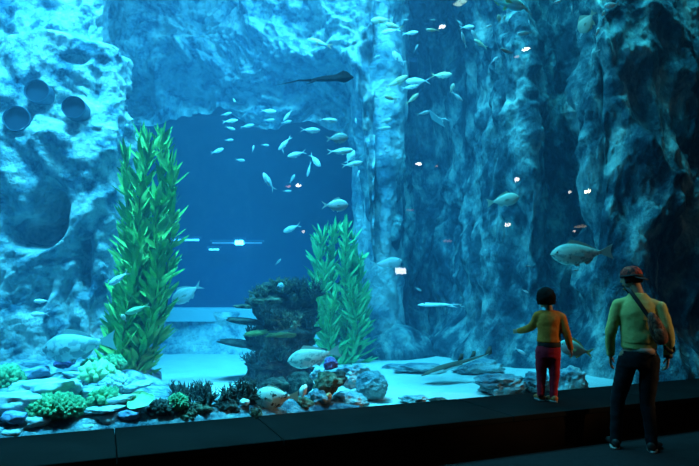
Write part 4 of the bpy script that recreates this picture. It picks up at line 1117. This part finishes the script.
    for t_ in (0, .045):
        for j in range(5):
            for i in range(m_+1):
                a = math.pi*(i/m_) ; q = j/4
                x = math.cos(a)*(.60); y = -.62 - math.sin(a)*(.30 + .50*q); z = .14 - .34*q*math.sin(a) - t_ - .08*abs(x)**2
                if j == 0: y = -.62 - math.sin(a)*.26; 
                vs.append(hc + rot @ (Vector((x, y, z))*h))
    k_ = m_+1; fs = []
    for t_ in (0, 1):
        o_ = t_*5*k_
        for j in range(4):
            for i in range(m_): fs.append((o_+j*k_+i, o_+j*k_+i+1, o_+(j+1)*k_+i+1, o_+(j+1)*k_+i))
    for i in range(m_): fs.append((4*k_+i, 4*k_+i+1, 9*k_+i+1, 9*k_+i))
    br.add(vs, fs); br.build('brim', M['cap_black'], cap)
    wb = MB(); w_ = arms[1][2]; wb.loft([(w_ + Vector((0,-.004,z)), (.040,0,0), (0,.040,0)) for z in (-.018,.010)], 0, 20); wb.build('wristband', M['strap'], root)
    # sling bag across the back: a thing of its own
    bag = empty('sling_bag', root.location, root.rotation_euler.z); tag(bag, 'brown patterned sling bag hanging from a black strap across the man\'s back', 'bag')
    def B(px, py, y): return P(px, py, y)
    c0 = B(654, 328.5, -.155); KB = .82; ax = Vector((.32, 0, -1)).normalized(); sx = Vector((1, 0, .32)).normalized()
    bg = MB(); bg.loft([(c0 + ax*L_1*KB, sx*w1*KB, Vector((0, t1, 0))) for L_1, w1, t1 in ((-.195,.012,.012),(-.175,.035,.028),(-.11,.062,.045),(-.02,.080,.055),(.08,.084,.058),(.14,.070,.050),(.170,.045,.035),(.18,.01,.01))], 0, 22)
    bb = bg.build('pouch', M['bag'], bag)
    zp = MB(); zp.tube([c0 + ax*q + Vector((-.02-.03*math.sin((q+.15)*8),-.058+.1*abs(q)**1.6,0)) for q in (-.14,-.08,-.02,.04,.10)], .004, 0, 6); zp.build('zip', M['strap'], bb)
    pk = MB(); v0, f0 = ICO[3]; pk.add([c0 + ax*(.06+v.z*.075) + sx*(v.x*.055) + Vector((0, -.046 + v.y*.022, 0)) for v in v0], f0); pk.build('front_pocket', M['bag'], bb)
    st = MB(); path = [B(626,288,.07), B(626.5,287.5,.0), B(630,291,-.075), B(638,303,-.128), B(645,314,-.150), B(650,321,-.172)]
    P_ = spl3([tuple(p) for p in path], 28)
    rg = []
    for i, q in enumerate(P_):
        d = Vector(P_[min(i+1,27)] - P_[max(i-1,0)]).normalized(); nn = Vector((0,-1,.0)) if i > 8 else Vector((0,-.3,1)); wv = d.cross(nn).normalized(); n2 = wv.cross(d)
        rg.append((Vector(q), wv*.019, n2*.004))
    st.loft(rg, 0, 10); st.build('strap', M['strap'], bag)
    s3 = MB(); P_ = spl3([tuple(p) for p in (c0 + ax*.16, B(668,352,-.10), B(668,345,.0), B(655,330,.15), B(640,308,.155), B(628,291,.10), B(626,288,.07))], 28)
    s3.loft([(Vector(q), Vector((.010,0,.012)), Vector((.002,.004,0))) for q in P_], 0, 8); s3.build('lower_strap', M['strap'], bag)
man()

def child():
    root, D = person_root(547, 401, LZ, 'small child in mustard top and maroon trousers standing on the ledge, arm stretched out', 288)
    u = m_per_px(D)
    LEAN[0], u = person_frame(root, 547, 401, 288)
    def P(px, py, y=0): return Vector(((px-547)*u + LEAN[0]*(401-py)*u, y, (401-py)*u))
    hc = P(545.5, 299, .02); H = .195; yaw = R(35); h = H/2
    b = MB(); rot, L_ = head(b, hc, H, yaw, 0, 0)
    limb(b, [P(549.5,314), P(549,309), P(547.5,304,.01)], [.042,.038,.038])
    torso(b, [(.02,0,.55,.09,.07), (.02,0,.68,.09,.065), (.02,0,.80,.10,.068), (.022,0,.88,.10,.06), (.025,0,.915,.06,.045)])
    armL = (P(538.5,317,0), P(531.5,328,.08), P(519.5,333.5,.22)); armR = (P(560.5,318,0), P(565.5,333,-.01), P(569.5,348,.03))
    for A_ in (armL, armR): limb(b, A_, [.032,.027,.019])
    legs = ((P(542,350), P(541.5,374,.01), P(541,395,-.01)), (P(554,350), P(554,375,.01), P(553,397,-.01)))
    for hp_, kn, an in legs: limb(b, [hp_, kn, an], [.050,.035,.026])
    hand(b, armL[2] + Vector((-.005,.01,0)), (armL[2]-armL[1]) + Vector((-.04,0,.03)), (0,.2,1), (.4,-.4,-.6), .115, .22)
    hand(b, armR[2] + Vector((.002,.003,-.01)), (.12,.1,-1), (0,1,0), (-1,0,0), .115, .45)
    body = remesh(b, 'body', M['skin'], root, .0045, 2); paint_face(body, L_, h, M['face_dark'])
    t = MB(); torso(t, [(.020,0,.610,.122,.092), (.020,0,.66,.118,.09), (.020,0,.74,.116,.09), (.022,0,.83,.128,.092), (.024,0,.885,.122,.080), (.026,0,.925,.075,.058), (.028,.003,.945,.046,.046)])
    for A_, w_ in ((armL, (.050,.042,.031)), (armR, (.050,.041,.030))):
        limb(t, [A_[0] + Vector((0,0,.008)), A_[1], A_[2]], list(w_)); q = A_[0].lerp(Vector((.02+LEAN[0]*.88,0,.88)), .45); limb(t, [A_[0]+Vector((0,0,.01)), A_[0].lerp(q,.5)+Vector((0,0,.018)), q+Vector((0,0,.025))], [.044,.047,.044])
    remesh(t, 'top', M['mustard'], root, .008, 4, .0045, 10)
    wb = MB(); torso(wb, [(.020,0,.555,.118,.088),(.02,0,.58,.120,.09),(.020,0,.615,.118,.088)]); remesh(wb, 'dark_hem', M['cap_black'], root, .008, 2)
    tr = MB(); torso(tr, [(.012,0,.45,.115,.088), (.014,0,.50,.118,.09), (.018,0,.58,.114,.086)])
    for hp_, kn, an in legs: limb(tr, [hp_ + Vector((0,0,-.01)), hp_.lerp(kn,.5), kn, kn.lerp(an,.5), an + Vector((0,0,.005))], [.067,.063,.052,.042,.038])
    remesh(tr, 'trousers', M['maroon'], root, .008, 4, .005, 10)
    for (ax, ay, yr) in ((541, 400.3, .5), (552.8, 401.6, .55)):
        c = P(ax, 401, 0) + Vector((0, -.01 if ax > 545 else .03, 0)); dr = Vector((-math.sin(yr), math.cos(yr), 0)); sd = Vector((dr.y, -dr.x, 0)); sh = MB()
        sh.loft([(c + dr*y + Vector((0,0,z)), sd*w_, Vector((0, 0, hh))) for y, z, w_, hh in ((-.062,.034,.012,.02),(-.054,.036,.026,.030),(0,.038,.031,.034),(.06,.030,.034,.026),(.10,.025,.031,.021),(.125,.02,.014,.012))], 0, 16)
        o = sh.build('shoe', M['shoe_orange'], root)
        so = MB(); so.loft([(c + dr*.03 + Vector((0,0,zz)), sd*.034, dr*.098) for zz in (0, .014)], 0, 22); so.build('sole', M['shoe_sole'], o)
    hr = MB(); v0, f0 = ICO[4]; vs = []
    for v in v0:
        k = 1.27 + .14*noise.noise(v*4.5)
        p = Vector((v.x*.80*h*k, (v.y*.90*h - .06*h)*k, v.z*h*.98*k + .03*h))
        if v.z < -.55: p.z = -.58*h + (p.z+.55*h)*.15
        if v.y > .35 and v.z < .45: p.y = min(p.y, .30*h)
        vs.append(hc + rot @ p)
    hr.add(vs, f0); hr.build('hair', M['hair'], root)
child()
